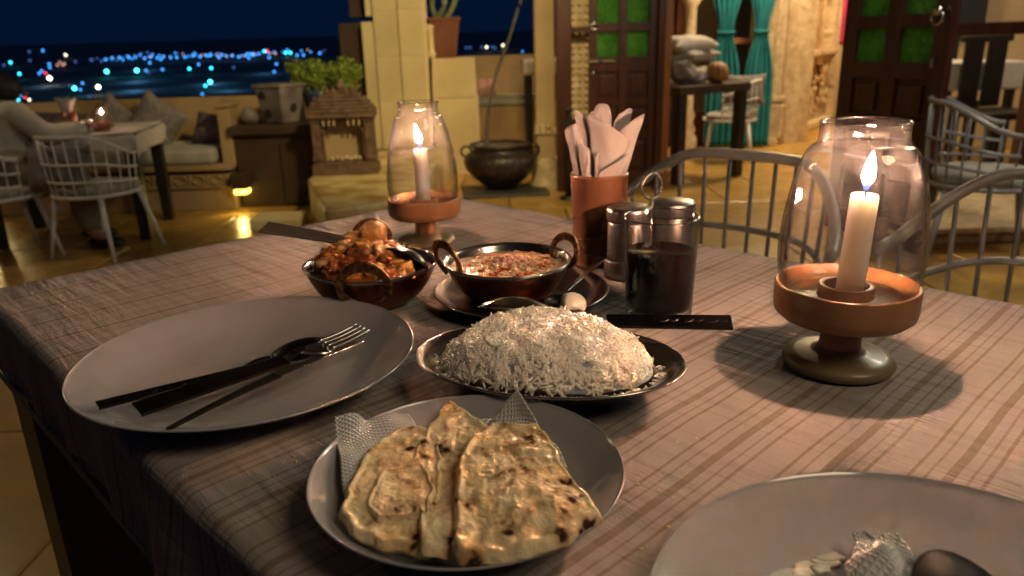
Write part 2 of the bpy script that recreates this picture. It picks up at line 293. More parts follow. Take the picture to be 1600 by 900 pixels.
def tissue_mat(name, bumpd=0.0007):
    m = bpy.data.materials.new(name); m.use_nodes = True; n = m.node_tree; N = n.nodes; L = n.links
    b = N['Principled BSDF']; b.inputs['Roughness'].default_value = 1.0; b.inputs['Specular IOR Level'].default_value = 0.0; b.inputs['Base Color'].default_value = (0.88, 0.86, 0.83, 1)
    uv = N.new('ShaderNodeUVMap'); uv.uv_map = 'sheet'; mp = N.new('ShaderNodeMapping'); mp.inputs['Rotation'].default_value = (0, 0, R(45)); L.new(uv.outputs[0], mp.inputs[0])
    sp = N.new('ShaderNodeSeparateXYZ'); L.new(mp.outputs[0], sp.inputs[0])
    hs = []
    for ax in 'XY':
        a = N.new('ShaderNodeMath'); a.operation = 'MULTIPLY'; a.inputs[1].default_value = 2 * PI / 0.0056; L.new(sp.outputs[ax], a.inputs[0])
        c = N.new('ShaderNodeMath'); c.operation = 'SINE'; L.new(a.outputs[0], c.inputs[0])
        d = N.new('ShaderNodeMath'); d.operation = 'ABSOLUTE'; L.new(c.outputs[0], d.inputs[0]); hs.append(d.outputs[0])
    mn = N.new('ShaderNodeMath'); mn.operation = 'MINIMUM'; L.new(hs[0], mn.inputs[0]); L.new(hs[1], mn.inputs[1])
    bp = N.new('ShaderNodeBump'); bp.inputs['Distance'].default_value = bumpd; bp.invert = True; L.new(mn.outputs[0], bp.inputs['Height']); L.new(bp.outputs[0], b.inputs['Normal'])
    tl = N.new('ShaderNodeBsdfTranslucent'); tl.inputs[0].default_value = (0.7, 0.66, 0.62, 1); mx = N.new('ShaderNodeMixShader'); mx.inputs[0].default_value = 0.22
    L.new(b.outputs[0], mx.inputs[1]); L.new(tl.outputs[0], mx.inputs[2]); L.new(mx.outputs[0], N['Material Output'].inputs['Surface'])
    return m
M_tissue = tissue_mat('embossed tissue')

def naan_mat():
    m = bpy.data.materials.new('buttered flatbread'); m.use_nodes = True; n = m.node_tree; N = n.nodes; L = n.links
    b = N['Principled BSDF']; tc = N.new('ShaderNodeTexCoord')
    def nz(scale, det=5, dist=0.0):
        x = N.new('ShaderNodeTexNoise'); x.inputs['Scale'].default_value = scale; x.inputs['Detail'].default_value = det; x.inputs['Distortion'].default_value = dist
        L.new(tc.outputs['Object'], x.inputs['Vector']); return x.outputs['Fac']
    r1 = N.new('ShaderNodeValToRGB'); e = r1.color_ramp.elements
    e[0].position = 0.44; e[0].color = (0.90, 0.72, 0.44, 1); e[1].position = 0.76; e[1].color = (0.36, 0.15, 0.055, 1)
    k = e.new(0.60); k.color = (0.82, 0.57, 0.28, 1)
    L.new(nz(38, 7, 0.6), r1.inputs[0])
    # char blisters
    vo = N.new('ShaderNodeTexVoronoi'); vo.inputs['Scale'].default_value = 82; vo.inputs['Randomness'].default_value = 1
    wn = N.new('ShaderNodeTexNoise'); wn.inputs['Scale'].default_value = 120; L.new(tc.outputs['Object'], wn.inputs['Vector'])
    sc = N.new('ShaderNodeVectorMath'); sc.operation = 'SCALE'; sc.inputs['Scale'].default_value = 0.010; L.new(wn.outputs['Color'], sc.inputs[0])
    av = N.new('ShaderNodeVectorMath'); av.operation = 'ADD'; L.new(tc.outputs['Object'], av.inputs[0]); L.new(sc.outputs[0], av.inputs[1]); L.new(av.outputs[0], vo.inputs['Vector'])
    s1 = N.new('ShaderNodeMapRange'); s1.inputs['From Min'].default_value = 0.48; s1.inputs['From Max'].default_value = 0.32; s1.inputs['To Min'].default_value = 0; s1.inputs['To Max'].default_value = 1
    L.new(vo.outputs['Distance'], s1.inputs['Value'])
    s2 = N.new('ShaderNodeMapRange'); s2.inputs['From Min'].default_value = 0.60; s2.inputs['From Max'].default_value = 0.645; L.new(nz(19, 3), s2.inputs['Value'])
    mu = N.new('ShaderNodeMath'); mu.operation = 'MULTIPLY'; L.new(s1.outputs[0], mu.inputs[0]); L.new(s2.outputs[0], mu.inputs[1])
    acc = None
    for (cx, cy, rad, amt) in ((0.026, 0.352, 0.030, 0.17), (0.006, 0.378, 0.022, 0.10), (-0.050, 0.424, 0.030, 0.15), (-0.042, 0.478, 0.024, 0.17), (-0.082, 0.430, 0.022, 0.12), (0.044, 0.338, 0.016, 0.24), (0.018, 0.412, 0.012, 0.05), (-0.020, 0.315, 0.012, 0.06)):
        sep = N.new('ShaderNodeVectorMath'); sep.operation = 'MULTIPLY'; sep.inputs[1].default_value = (1, 1, 0); L.new(tc.outputs['Object'], sep.inputs[0])
        ds = N.new('ShaderNodeVectorMath'); ds.operation = 'DISTANCE'; ds.inputs[1].default_value = (cx, cy, 0); L.new(sep.outputs[0], ds.inputs[0])
        q_ = N.new('ShaderNodeMapRange'); q_.interpolation_type = 'SMOOTHSTEP'; q_.inputs['From Min'].default_value = rad; q_.inputs['From Max'].default_value = 0.0; q_.inputs['To Max'].default_value = amt; L.new(ds.outputs['Value'], q_.inputs['Value'])
        if acc is None: acc = q_.outputs[0]
        else:
            a_ = N.new('ShaderNodeMath'); L.new(acc, a_.inputs[0]); L.new(q_.outputs[0], a_.inputs[1]); acc = a_.outputs[0]
    tn_ = N.new('ShaderNodeMath'); L.new(nz(60, 4), tn_.inputs[0]); L.new(acc, tn_.inputs[1])
    L.new(tn_.outputs[0], s2.inputs['Value'])
    hf = N.new('ShaderNodeMapRange'); hf.inputs['From Min'].default_value = 0.75; hf.inputs['From Max'].default_value = 0.30; L.new(vo.outputs['Distance'], hf.inputs['Value'])
    s3 = N.new('ShaderNodeMapRange'); s3.inputs['From Min'].default_value = 0.50; s3.inputs['From Max'].default_value = 0.62; s3.inputs['To Max'].default_value = 0.85; L.new(tn_.outputs[0], s3.inputs['Value'])
    hm = N.new('ShaderNodeMath'); hm.operation = 'MULTIPLY'; L.new(hf.outputs[0], hm.inputs[0]); L.new(s3.outputs[0], hm.inputs[1])
    mh = N.new('ShaderNodeMix'); mh.data_type = 'RGBA'; L.new(hm.outputs[0], mh.inputs['Factor']); L.new(r1.outputs[0], mh.inputs['A']); mh.inputs['B'].default_value = (0.40, 0.19, 0.07, 1)
    mx = N.new('ShaderNodeMix'); mx.data_type = 'RGBA'; L.new(mu.outputs[0], mx.inputs['Factor']); L.new(mh.outputs['Result'], mx.inputs['A']); mx.inputs['B'].default_value = (0.045, 0.016, 0.008, 1)
    L.new(mx.outputs['Result'], b.inputs['Base Color'])
    rr = N.new('ShaderNodeMapRange'); rr.inputs['From Min'].default_value = 0.42; rr.inputs['From Max'].default_value = 0.56; rr.inputs['To Min'].default_value = 0.46; rr.inputs['To Max'].default_value = 0.9; b.inputs['Specular IOR Level'].default_value = 0.22
    L.new(nz(30, 3), rr.inputs['Value']); L.new(rr.outputs[0], b.inputs['Roughness'])
    bp = N.new('ShaderNodeBump'); bp.inputs['Distance'].default_value = 0.0022; L.new(nz(120, 5, 0.3), bp.inputs['Height'])
    v2 = N.new('ShaderNodeTexVoronoi'); v2.feature = 'SMOOTH_F1'; v2.inputs['Scale'].default_value = 130; L.new(av.outputs[0], v2.inputs['Vector'])
    bp2 = N.new('ShaderNodeBump'); bp2.inputs['Distance'].default_value = 0.0007; bp2.invert = True; L.new(v2.outputs['Distance'], bp2.inputs['Height']); L.new(bp.outputs[0], bp2.inputs['Normal'])
    L.new(bp2.outputs[0], b.inputs['Normal'])
    return m
M_naan = naan_mat()
M_rice = pmat('boiled basmati rice', (0.95, 0.85, 0.74), (0.90, 0.82, 0.72), 60, 0.6, spec=0.05, sss=1.0, sssr=(0.0065, 0.005, 0.004), burley=True)
def add_translucent(m, col, f):
    n = m.node_tree; out = n.nodes['Material Output']; b = n.nodes['Principled BSDF']; tl = n.nodes.new('ShaderNodeBsdfTranslucent'); tl.inputs[0].default_value = (*col, 1)
    mx = n.nodes.new('ShaderNodeMixShader'); mx.inputs[0].default_value = f; n.links.new(b.outputs[0], mx.inputs[1]); n.links.new(tl.outputs[0], mx.inputs[2]); n.links.new(mx.outputs[0], out.inputs['Surface'])
M_mound = pmat('packed rice', (0.92, 0.86, 0.77), (0.88, 0.81, 0.71), 90, 0.7, spec=0.15, bump=0.001, bscale=300, sss=1.0, sssr=(0.020, 0.015, 0.011))
M_masala = pmat('orange red masala', (0.56, 0.16, 0.028), (0.30, 0.060, 0.012), 70, 0.36, bump=0.0022, bscale=240, coat=0.2)
M_paneer = pmat('glazed orange paneer', (0.78, 0.42, 0.14), (0.55, 0.20, 0.045), 80, 0.38, bump=0.0014, bscale=260, coat=0.15)
M_pepper = pmat('dark fried vegetable', (0.14, 0.035, 0.012), (0.07, 0.02, 0.008), 60, 0.2, coat=0.6)
M_gravy = pmat('creamy gravy with red oil', (0.52, 0.10, 0.016), (0.80, 0.52, 0.29), 62, 0.22, bump=0.0022, bscale=320, coat=0.7, lo=0.40, hi=0.49, stretch=(1.0, 1.7, 1))
M_cream = pmat('pink cream crumbs', (0.80, 0.42, 0.30), (0.70, 0.30, 0.18), 120, 0.4, bump=0.001, bscale=300)

# ------------------------------------------------------------------ mesh helpers
class MB:
    def __init__(s): s.v = []; s.f = []
    def add(s, v, f):
        k = len(s.v); s.v += [tuple(p) for p in v]; s.f += [tuple(i + k for i in q) for q in f]; return s
    def box(s, c, d, rz=0.0, taper=1.0):
        x, y, z = d[0] / 2, d[1] / 2, d[2] / 2; cs, sn = math.cos(rz), math.sin(rz); vs = []
        for sz in (-1, 1):
            t = taper if sz > 0 else 1.0
            for sx, sy in ((-1, -1), (1, -1), (1, 1), (-1, 1)):
                px, py = sx * x * t, sy * y * t
                vs.append((c[0] + px * cs - py * sn, c[1] + px * sn + py * cs, c[2] + sz * z))
        return s.add(vs, [(3, 2, 1, 0), (4, 5, 6, 7), (0, 1, 5, 4), (1, 2, 6, 5), (2, 3, 7, 6), (3, 0, 4, 7)])
    def lathe(s, prof, c=(0, 0, 0), n=48, sx=1.0, sy=1.0, rz=0.0, wob=None):
        vs = []; fs = []; m = len(prof)
        for i in range(n):
            a = 2 * PI * i / n
            for j, (r, z) in enumerate(prof):
                rr = r * (1 + (wob(a, z) if wob else 0))
                px, py = rr * sx * math.cos(a), rr * sy * math.sin(a)
                vs.append((c[0] + px * math.cos(rz) - py * math.sin(rz), c[1] + px * math.sin(rz) + py * math.cos(rz), c[2] + z))
        for i in range(n):
            k = (i + 1) % n
            for j in range(m - 1): fs.append((i * m + j, k * m + j, k * m + j + 1, i * m + j + 1))
        if prof[0][0] > 1e-5: pass
        return s.add(vs, fs)
    def tube(s, pts, r, n=8, closed=False, flat=1.0, up=Vector((0, 0, 1)), caps=True):
        pts = [Vector(p) for p in pts]; m = len(pts); vs = []; fs = []
        for i, p in enumerate(pts):
            a = pts[(i - 1) % m] if (closed or i > 0) else p; b = pts[(i + 1) % m] if (closed or i < m - 1) else p
            t = (b - a).normalized(); u = up
            if abs(t.dot(u)) > 0.95: u = Vector((1, 0, 0))
            sd = t.cross(u).normalized(); up2 = sd.cross(t).normalized()
            rr = r[i] if isinstance(r, (list, tuple)) else r
            for k in range(n):
                q = 2 * PI * k / n
                vs.append(p + sd * (rr * math.cos(q) * flat) + up2 * (rr * math.sin(q)))
        for i in range(m if closed else m - 1):
            j = (i + 1) % m
            for k in range(n): fs.append((i * n + k, i * n + (k + 1) % n, j * n + (k + 1) % n, j * n + k))
        if not closed and caps:
            fs.append(tuple(range(n))); fs.append(tuple(range((m - 1) * n + n - 1, (m - 1) * n - 1, -1)))
        return s.add(vs, fs)
    def grid(s, fn, nu, nv):
        vs = [fn(i / nu, j / nv) for j in range(nv + 1) for i in range(nu + 1)]
        fs = [(j * (nu + 1) + i, j * (nu + 1) + i + 1, (j + 1) * (nu + 1) + i + 1, (j + 1) * (nu + 1) + i) for j in range(nv) for i in range(nu)]
        return s.add(vs, fs)
    def blob(s, c, r, sq=(1, 1, 1), amp=0.2, fr=40, seed=0, sub=3, power=1.0):
        bm = bmesh.new(); bmesh.ops.create_icosphere(bm, subdivisions=sub, radius=1.0); vs = []
        for v in bm.verts:
            q = v.co.copy()
            if power != 1.0:
                q = Vector([math.copysign(abs(t) ** power, t) for t in q])
            q = Vector((q.x * sq[0], q.y * sq[1], q.z * sq[2])) * r
            d = 1 + amp * noise.noise(q * fr + Vector((seed * 7.3, seed * 3.1, seed)))
            vs.append(Vector(c) + q * d)
        fs = [tuple(v.index for v in f.verts) for f in bm.faces]; bm.free(); return s.add(vs, fs)
    def build(s, name, m, parent=None, loc=None, rz=None, smooth=False, bevel=0.0, solid=0.0, seg=2, sub=0):
        me = bpy.data.meshes.new(name); me.from_pydata(s.v, [], s.f); me.materials.append(m)
        bm = bmesh.new(); bm.from_mesh(me); bmesh.ops.recalc_face_normals(bm, faces=bm.faces); bm.to_mesh(me); bm.free()
        if smooth:
            me.polygons.foreach_set('use_smooth', [True] * len(me.polygons))
        me.update(); o = bpy.data.objects.new(name, me); COL.objects.link(o)
        if parent is not None: o.parent = parent
        if loc is not None: o.location = loc
        if rz is not None: o.rotation_euler = (0, 0, rz) if not isinstance(rz, tuple) else rz
        if solid:
            q = o.modifiers.new('thick', 'SOLIDIFY'); q.thickness = solid; q.offset = 0
        if bevel:
            q = o.modifiers.new('edge', 'BEVEL'); q.width = bevel; q.segments = seg; q.limit_method = 'ANGLE'; q.angle_limit = R(40)
        if sub:
            q = o.modifiers.new('soft', 'SUBSURF'); q.levels = sub; q.render_levels = sub
        return o
def tag(o, label=None, cat=None, group=None, kind=None):
    if label: o['label'] = label
    if cat: o['category'] = cat
    if group: o['group'] = group
    if kind: o['kind'] = kind
    return o
def thing(name, label, cat, loc=(0, 0, 0), rz=0.0, group=None):
    o = bpy.data.objects.new(name, None); COL.objects.link(o); o.empty_display_size = 0.05
    o.location = loc; o.rotation_euler = (0, 0, rz) if not isinstance(rz, tuple) else rz
    return tag(o, label, cat, group)
def copy_tree(o, parent=None):
    c = o.copy(); COL.objects.link(c); c.parent = parent
    for ch in o.children: copy_tree(ch, c)
    return c
def smoothstep(a, b, x):
    t = max(0.0, min(1.0, (x - a) / (b - a))); return t * t * (3 - 2 * t)
def bez(pts, n=24):
    """Catmull-Rom through points"""
    P = [Vector(p) for p in pts]; out = []
    for i in range(len(P) - 1):
        p0 = P[max(i - 1, 0)]; p1 = P[i]; p2 = P[i + 1]; p3 = P[min(i + 2, len(P) - 1)]
        for k in range(n):
            t = k / n
            out.append(0.5 * ((2 * p1) + (-p0 + p2) * t + (2 * p0 - 5 * p1 + 4 * p2 - p3) * t * t + (-p0 + 3 * p1 - 3 * p2 + p3) * t ** 3))
    out.append(P[-1]); return out

# ================================================================== LAND AND CITY
def terr(y): return -25 if y < 500 else min(14, -25 + 39 * (y - 500) / 1000)
mb = MB()
xs = [-6000, -2500, -900, -300, 0, 300, 900, 2500, 6000]; ys = [9.5, 60, 200, 350, 500, 750, 1000, 1250, 1500, 3000, 8000]
vv = [(x, y, terr(y)) for y in ys for x in xs]; nx = len(xs)
mb.add(vv, [(j * nx + i, j * nx + i + 1, (j + 1) * nx + i + 1, (j + 1) * nx + i) for j in range(len(ys) - 1) for i in range(nx - 1)])
tag(mb.build('desert_ground', M_desert), kind='structure')
CITY = [(-487,769,-10,'d'),(-500,801,-8,'c'),(-633,1059,2,'d'),(-632,1089,3,'b'),(-504,841,-7,'d'),(-390,633,-15,'c'),(-328,521,-19,'c'),(-436,757,-10,'b'),(-401,696,-12,'b'),(-390,664,-14,'b'),(-370,626,-15,'b'),(-368,631,-15,'r'),(-329,568,-17,'W'),(-517,935,-3,'w'),(-420,742,-11,'p'),(-435,774,-9,'p'),(-414,740,-11,'p'),(-417,749,-10,'p'),(-428,789,-9,'d'),(-427,817,-8,'d'),(-395,775,-9,'d'),(-413,820,-8,'b'),(-417,842,-7,'b'),(-407,838,-7,'b'),(-395,833,-7,'b'),(-386,828,-7,'b'),(-369,811,-8,'b'),(-373,833,-7,'b'),(-323,719,-11,'b'),(-422,938,-3,'d'),(-417,910,-4,'d'),(-316,625,-15,'C'),(-294,629,-15,'C'),(-282,619,-15,'b'),(-270,596,-16,'d'),(-277,514,-19,'b'),(-257,467,-20,'C'),(-244,449,-20,'b'),(-279,502,-20,'d'),(-247,475,-20,'W'),(-201,377,-20,'d'),(-240,380,-20,'C'),(-223,365,-20,'w'),(-252,406,-20,'b'),(-239,388,-20,'r'),(-236,370,-20,'c'),(-230,368,-20,'c'),(-358,816,-8,'b'),(-355,824,-7,'b'),(-338,778,-9,'b'),(-346,820,-8,'b'),(-338,816,-8,'b'),(-328,812,-8,'b'),(-328,833,-7,'b'),(-314,816,-8,'b'),(-311,825,-7,'b'),(-305,822,-7,'b'),(-286,792,-9,'b'),(-296,829,-7,'b'),(-286,813,-8,'b'),(-279,810,-8,'b'),(-267,794,-9,'b'),(-262,802,-8,'b'),(-269,837,-7,'b'),(-248,766,-10,'b'),(-258,810,-8,'b'),(-276,635,-15,'b'),(-254,634,-15,'c'),(-267,688,-13,'b'),(-236,633,-15,'c'),(-218,633,-15,'d'),(-188,499,-20,'C'),(-173,451,-20,'c'),(-144,370,-20,'b'),(-258,832,-7,'b'),(-268,884,-5,'c'),(-225,755,-10,'b'),(-193,666,-14,'b'),(-166,565,-17,'b'),(-238,822,-7,'p'),(-233,842,-7,'c'),(-227,839,-7,'c'),(-206,785,-9,'b'),(-199,782,-9,'b'),(-189,809,-8,'b'),(-264,882,-5,'r'),(-40,824,-7,'d'),(-36,822,-7,'d'),(-24,828,-7,'d'),(-19,825,-7,'w'),(-13,822,-7,'d'),(-10,807,-8,'d'),(-2,855,-6,'w'),(16,726,-11,'b')]
_rc = random.Random(31)
for _i in range(70):
    _x = _rc.uniform(-430, -185); _y = _rc.uniform(800, 880) + 25 * math.sin(_x * 0.05); CITY.append((_x * _y / 820, _y, -9 + (_y - 800) * 0.035 + 1, _rc.choice('bbddbdp')))
CK = {'d': ((0.12, 0.30, 0.9), 0.55, 1.0, 'faint blue'), 'b': ((0.05, 0.33, 1.0), 2.8, 1.0, 'blue'), 'c': ((0.04, 0.75, 1.0), 4.2, 1.15, 'cyan'),
      'C': ((0.06, 0.85, 1.0), 9.0, 1.5, 'large cyan'), 'w': ((1.0, 0.9, 0.6), 3.6, 1.05, 'warm white'), 'W': ((1.0, 1.0, 0.72), 12.0, 1.5, 'bright white'),
      'p': ((0.9, 0.45, 0.35), 1.0, 1.0, 'dim pinkish'), 'r': ((1.0, 0.05, 0.12), 3.2, 1.0, 'red')}
CM = {k: emit('city light ' + v[3], v[0], v[1]) for k, v in CK.items()}
protos = {}
for (x, y, z, k) in CITY:
    h = 6.0; rad = 1.15 * CK[k][2]
    if k not in protos:
        m_ = MB(); m_.blob((0, 0, 0), rad, sub=1, amp=0.0)
        protos[k] = m_.build('street_light', CM[k], smooth=True); o = protos[k]
        pm = MB(); pm.tube([(0, 0, -h), (0, 0, -rad)], 0.12, 5); pk = pm.build('mast', M_desert, o)
    else:
        o = copy_tree(protos[k])
    s = y / 720.0 * (1.0 if (x, y, z, k) in CITY[:93] else 0.72); o.location = (x, y, z); o.scale = (s, s, s)
    tag(o, '%s street light in the night city beyond the parapet' % CK[k][3], 'street light', '%s lights of the city in the distance' % CK[k][3])
for (x, y, z, e) in [(-273, 580, -15, 9000), (-203, 540, -17, 7000), (-240, 505, -18, 9000), (-330, 560, -16, 4000), (-170, 480, -19, 6000), (-320, 700, -9, 6000), (-190, 620, -13, 5000)]:
    lamp('city_glow_lamp', 'POINT', (x, y, z), e * 0.35, (0.12, 0.42, 1.0), 1.5)

# ================================================================== TERRACE FLOOR (slabs)
mb = MB(); mb.box((0, 3.6, -0.06), (16, 12.6, 0.10))
floor = tag(mb.build('floor', M_grout), kind='structure')
fm = MB(); fm.box((0, 0, 0), (0.692, 0.692, 0.03)); pr = None
slab_proto = fm.build('floor_slab', M_floor, floor, bevel=0.004); first = True
rnd = random.Random(3)
for j in range(13):
    for i in range(17):
        x = -5.6 + i * 0.70 + (0.35 if j % 2 else 0); y = 0.2 + j * 0.70
        if first: o = slab_proto; first = False
        else: o = slab_proto.copy(); COL.objects.link(o)
        o.location = (x, y, -0.0152 + rnd.uniform(-0.0008, 0.0008)); o.rotation_euler = (rnd.uniform(-.0012, .0012), rnd.uniform(-.0012, .0012), 0)

b = MB(); b.box((0.0, 3.0, 2.62), (9.0, 9.0, 0.03))  # added unseen canopy, keeps blue sky reflections off steel and plates
for k in range(13): b.box((-3.9 + 0.65 * k, 3.0, 2.57), (0.06, 9.0, 0.07))
tag(b.build('sky_blocker', pmat('dark brown canvas', (0.055, 0.042, 0.034), (0.04, 0.03, 0.025), 4, 0.9)), 'added unseen sky awning on battens high over the terrace', 'blocker')
# ================================================================== LEFT: PARAPET, BENCH, BLOCK
def wall_blocks(name, label, cat, x0, x1, y, z0, z1, th, m, bw=0.55, bh=0.24, rz=0.0, loc=None):
    """wall of dressed blocks; every block its own part with recessed joints"""
    L_ = x1 - x0; t = thing(name, label, cat, (x0, y, 0) if loc is None else loc, rz)
    core = MB(); core.box((L_ / 2, th / 2, (z0 + z1) / 2), (L_ - 0.01, th - 0.012, z1 - z0 - 0.006)); core.build('core', M_grout, t)
    nr = max(1, round((z1 - z0) / bh)); hh = (z1 - z0) / nr
    for r_ in range(nr):
        nb = max(1, round(L_ / bw)); w = L_ / nb; off = (w / 2 if r_ % 2 else 0); x = 0.0; segs = []
        cuts = [0.0] + [min(L_, off + k * w) for k in range(0 if off else 1, nb + 1) if 0 < off + k * w < L_ - 0.05] + [L_]
        for a, b_ in zip(cuts[:-1], cuts[1:]):
            bb = MB(); bb.box((0, 0, 0), (b_ - a - 0.006, th, hh - 0.006)); o = bb.build('block', m, t, bevel=0.004, seg=1)
            o.location = ((a + b_) / 2, th / 2 + rnd.uniform(-0.002, 0.002), z0 + hh * (r_ + 0.5))
    return t
wall_blocks('parapet_wall', 'long low tan parapet wall behind the bench, city lights above it', 'wall', -3.12, -1.45, 5.6, 0.0, 0.70, 0.22, M_bstone, 1.7, 0.70)
wall_blocks('parapet_wall', 'side stretch of the low parapet at the far left, turning forward from the corner', 'wall', 0, 3.4, 5.6, 0.0, 0.70, 0.2, M_bstone, 1.3, 0.70, rz=R(205), loc=(-3.13, 5.81, 0))
# bench with carved band
t = thing('stone_bench', 'built-in stone bench with carved front band under the left parapet', 'bench', (-2.62, 5.28, 0))
b = MB(); b.box((0, 0.0, 0.12), (1.60, 0.62, 0.24)); b.build('base', M_bstone, t, bevel=0.006)
b = MB(); b.box((0, -0.01, 0.285), (1.62, 0.66, 0.035)); b.build('seat_slab', M_bstone, t, bevel=0.006)
cb = MB()
for i in range(13):
    cx = -0.74 + i * 0.12; cb.tube([(cx + 0.038 * math.cos(a), -0.318, 0.205 + 0.03 * math.sin(a)) for a in [k * PI / 5 for k in range(10)]], 0.008, 5, closed=True)
    cb.box((cx + 0.06, -0.314, 0.205), (0.012, 0.014, 0.075))
tag(cb.build('carved_band', M_bstone, t))
b = MB(); b.box((0, -0.316, 0.16), (1.58, 0.024, 0.014)); b.build('moulding', M_bstone, t)
def cushion(name, label, cat, loc, dim, m, rz=0.0, rx=0.0, puff=0.5, parent=None, group=None, seed=1):
    mb = MB()
    for sd in (1, -1):
        def pf(a, b_, sd=sd):
            u, v = 2 * a - 1, 2 * b_ - 1; x = u * (1 - 0.13 * (1 - v * v)); y = v * (1 - 0.13 * (1 - u * u))
            z = ((1 - u ** 4) ** 0.55) * ((1 - v ** 4) ** 0.55) * (1 + 0.16 * noise.noise(Vector((u * 1.7, v * 1.7, seed * 3.3 + sd))))
            z += 0.05 * noise.noise(Vector((u * 5, v * 5, seed))) * (1 - u * u) * (1 - v * v)
            return (x * dim[0] / 2, y * dim[1] / 2, sd * z * dim[2] / 2)
        mb.grid(pf, 26, 26)
    o = mb.build(name, m, parent, smooth=True); o.location = loc; o.rotation_euler = (rx, 0, rz) if not isinstance(rx, tuple) else rx
    if parent is None: tag(o, label, cat, group)
    return o
mb = MB(); mb.box((0, 0, 0), (1.50, 0.54, 0.10))
o = mb.build('seat_cushion', M_cush, loc=(-2.68, 5.24, 0.354), bevel=0.03, seg=4, smooth=True); tag(o, 'long pale grey seat pad on the stone bench by the parapet', 'cushion')
cushion('scatter_pillow', 'grey speckled scatter pillow leaning at the right, behind the far table corner', 'pillow', (-2.44, 5.36, 0.54), (0.36, 0.36, 0.15), M_pillow, rx=(R(72), R(32), R(-12)), seed=2)
cushion('scatter_pillow', 'grey speckled scatter pillow left of its twin, just right of the far candle', 'pillow', (-2.76, 5.42, 0.53), (0.34, 0.34, 0.15), M_pillow, rx=(R(72), R(44), R(8)), seed=3)
cushion('bolster_pillow', 'dark plum round pillow at the right end of the bench', 'pillow', (-2.02, 5.30, 0.49), (0.26, 0.24, 0.22), M_purple, rx=(R(60), R(10), 0), seed=5)
cushion('scatter_pillow', 'dark plum wide pillow behind the napkin cup of the far table', 'pillow', (-3.22, 5.30, 0.50), (0.62, 0.34, 0.22), M_purple, rx=(R(60), R(4), 0), seed=6)
# arm post beside the bench
b = MB(); b.box((-1.845, 5.12, 0.48), (0.085, 0.20, 0.37), taper=0.94); b.box((-1.845, 5.12, 0.675), (0.10, 0.22, 0.03))
tag(b.build('stone_post', M_bstone, bevel=0.008), 'pale stone arm post at the right end of the bench', 'post')
# brown stone plinth
t = thing('stone_plinth', 'dark brown stone plinth wall with a wall light, right of the bench', 'plinth', (-1.50, 5.28, 0))
b = MB(); b.box((0, 0, 0.24), (0.60, 0.50, 0.48)); b.build('body', M_brown, t, bevel=0.006)
b = MB(); b.box((0.0, -0.01, 0.51), (0.64, 0.56, 0.06)); b.build('cap', M_brown, t, bevel=0.01)
b = MB(); b.box((0.13, -0.256, 0.22), (0.26, 0.018, 0.40)); b.build('panel', M_brown, t, bevel=0.004)
# floor-washing light box on the plinth
t = thing('wall_light', 'small box light low on the brown plinth, glowing yellow onto the floor', 'light', (-1.765, 4.965, 0.165))
b = MB(); b.box((0, 0, 0.03), (0.105, 0.11, 0.105)); b.build('housing', M_brown, t, bevel=0.008)
b = MB(); b.box((0, -0.0, -0.04), (0.088, 0.09, 0.034)); b.build('diffuser', emit('yellow lamp diffuser', (1.0, 0.74, 0.10), 5.5), t, bevel=0.012, seg=3)
lamp('wall_light_lamp', 'SPOT', (-1.765, 4.90, 0.10), 2.2, YEL, 0.03, (-1.75, 4.55, 0), 150, 0.8)

# things on the plinth
t = thing('stone_lantern', 'pale veined soapstone lantern box with round holes, on the brown plinth', 'lantern', (-1.50, 5.17, 0.542), R(-28))
b = MB(); b.box((0, 0, 0.115), (0.155, 0.155, 0.23), taper=1.50)
b.build('body', M_greystone, t, bevel=0.01)
b = MB(); b.box((0, 0, 0.242), (0.25, 0.25, 0.022)); b.build('rim', M_greystone, t, bevel=0.004)
for (px, py, pz, ang) in ((-0.03, -0.088, 0.07, 0), (-0.05, -0.107, 0.185, 0), (0.093, 0.01, 0.10, 90)):
    h = MB(); h.lathe([(0.0, 0.0), (0.026, 0.0), (0.026, 0.012), (0.018, 0.014), (0.0, 0.014)], n=16); q = h.build('hole', M_wick, t, loc=(px, py, pz)); q.rotation_euler = (R(90), 0, R(ang))
b = MB(); b.lathe([(0.0, 0.0), (0.05, 0.0), (0.062, 0.04), (0.05, 0.08), (0.03, 0.09), (0.034, 0.105), (0.0, 0.105)], n=24)
tag(b.build('stone_jar', M_greystone, loc=(-1.72, 5.16, 0.541), smooth=True), 'small grey stone jar left of the pale lantern box on the plinth', 'jar')
t = thing('potted_plant', 'bushy yellow green plant in a dark blue pot, between lantern box and carved shrine', 'plant', (-1.27, 5.30, 0.541))
b = MB(); b.lathe([(0.0, 0.0), (0.075, 0.0), (0.085, 0.02), (0.11, 0.16), (0.12, 0.20), (0.108, 0.20), (0.10, 0.17), (0, 0.17)], n=28); b.build('pot', M_bluepot, t, smooth=True)
b = MB()
for i in range(10):
    a = rnd.uniform(0, 2 * PI); b.tube(bez([(0, 0, 0.16), (0.06 * math.cos(a), 0.06 * math.sin(a), 0.25), (0.15 * math.cos(a), 0.10 * math.sin(a), 0.32 + rnd.uniform(0, .06))], 5), 0.004, 5)
b.build('stem', M_leaf, t)
b = MB(); r2 = random.Random(11)
clumps = [(r2.uniform(-0.17, 0.24), r2.uniform(-0.12, 0.08), r2.uniform(0.22, 0.41), r2.uniform(0.05, 0.08)) for _ in range(44)]
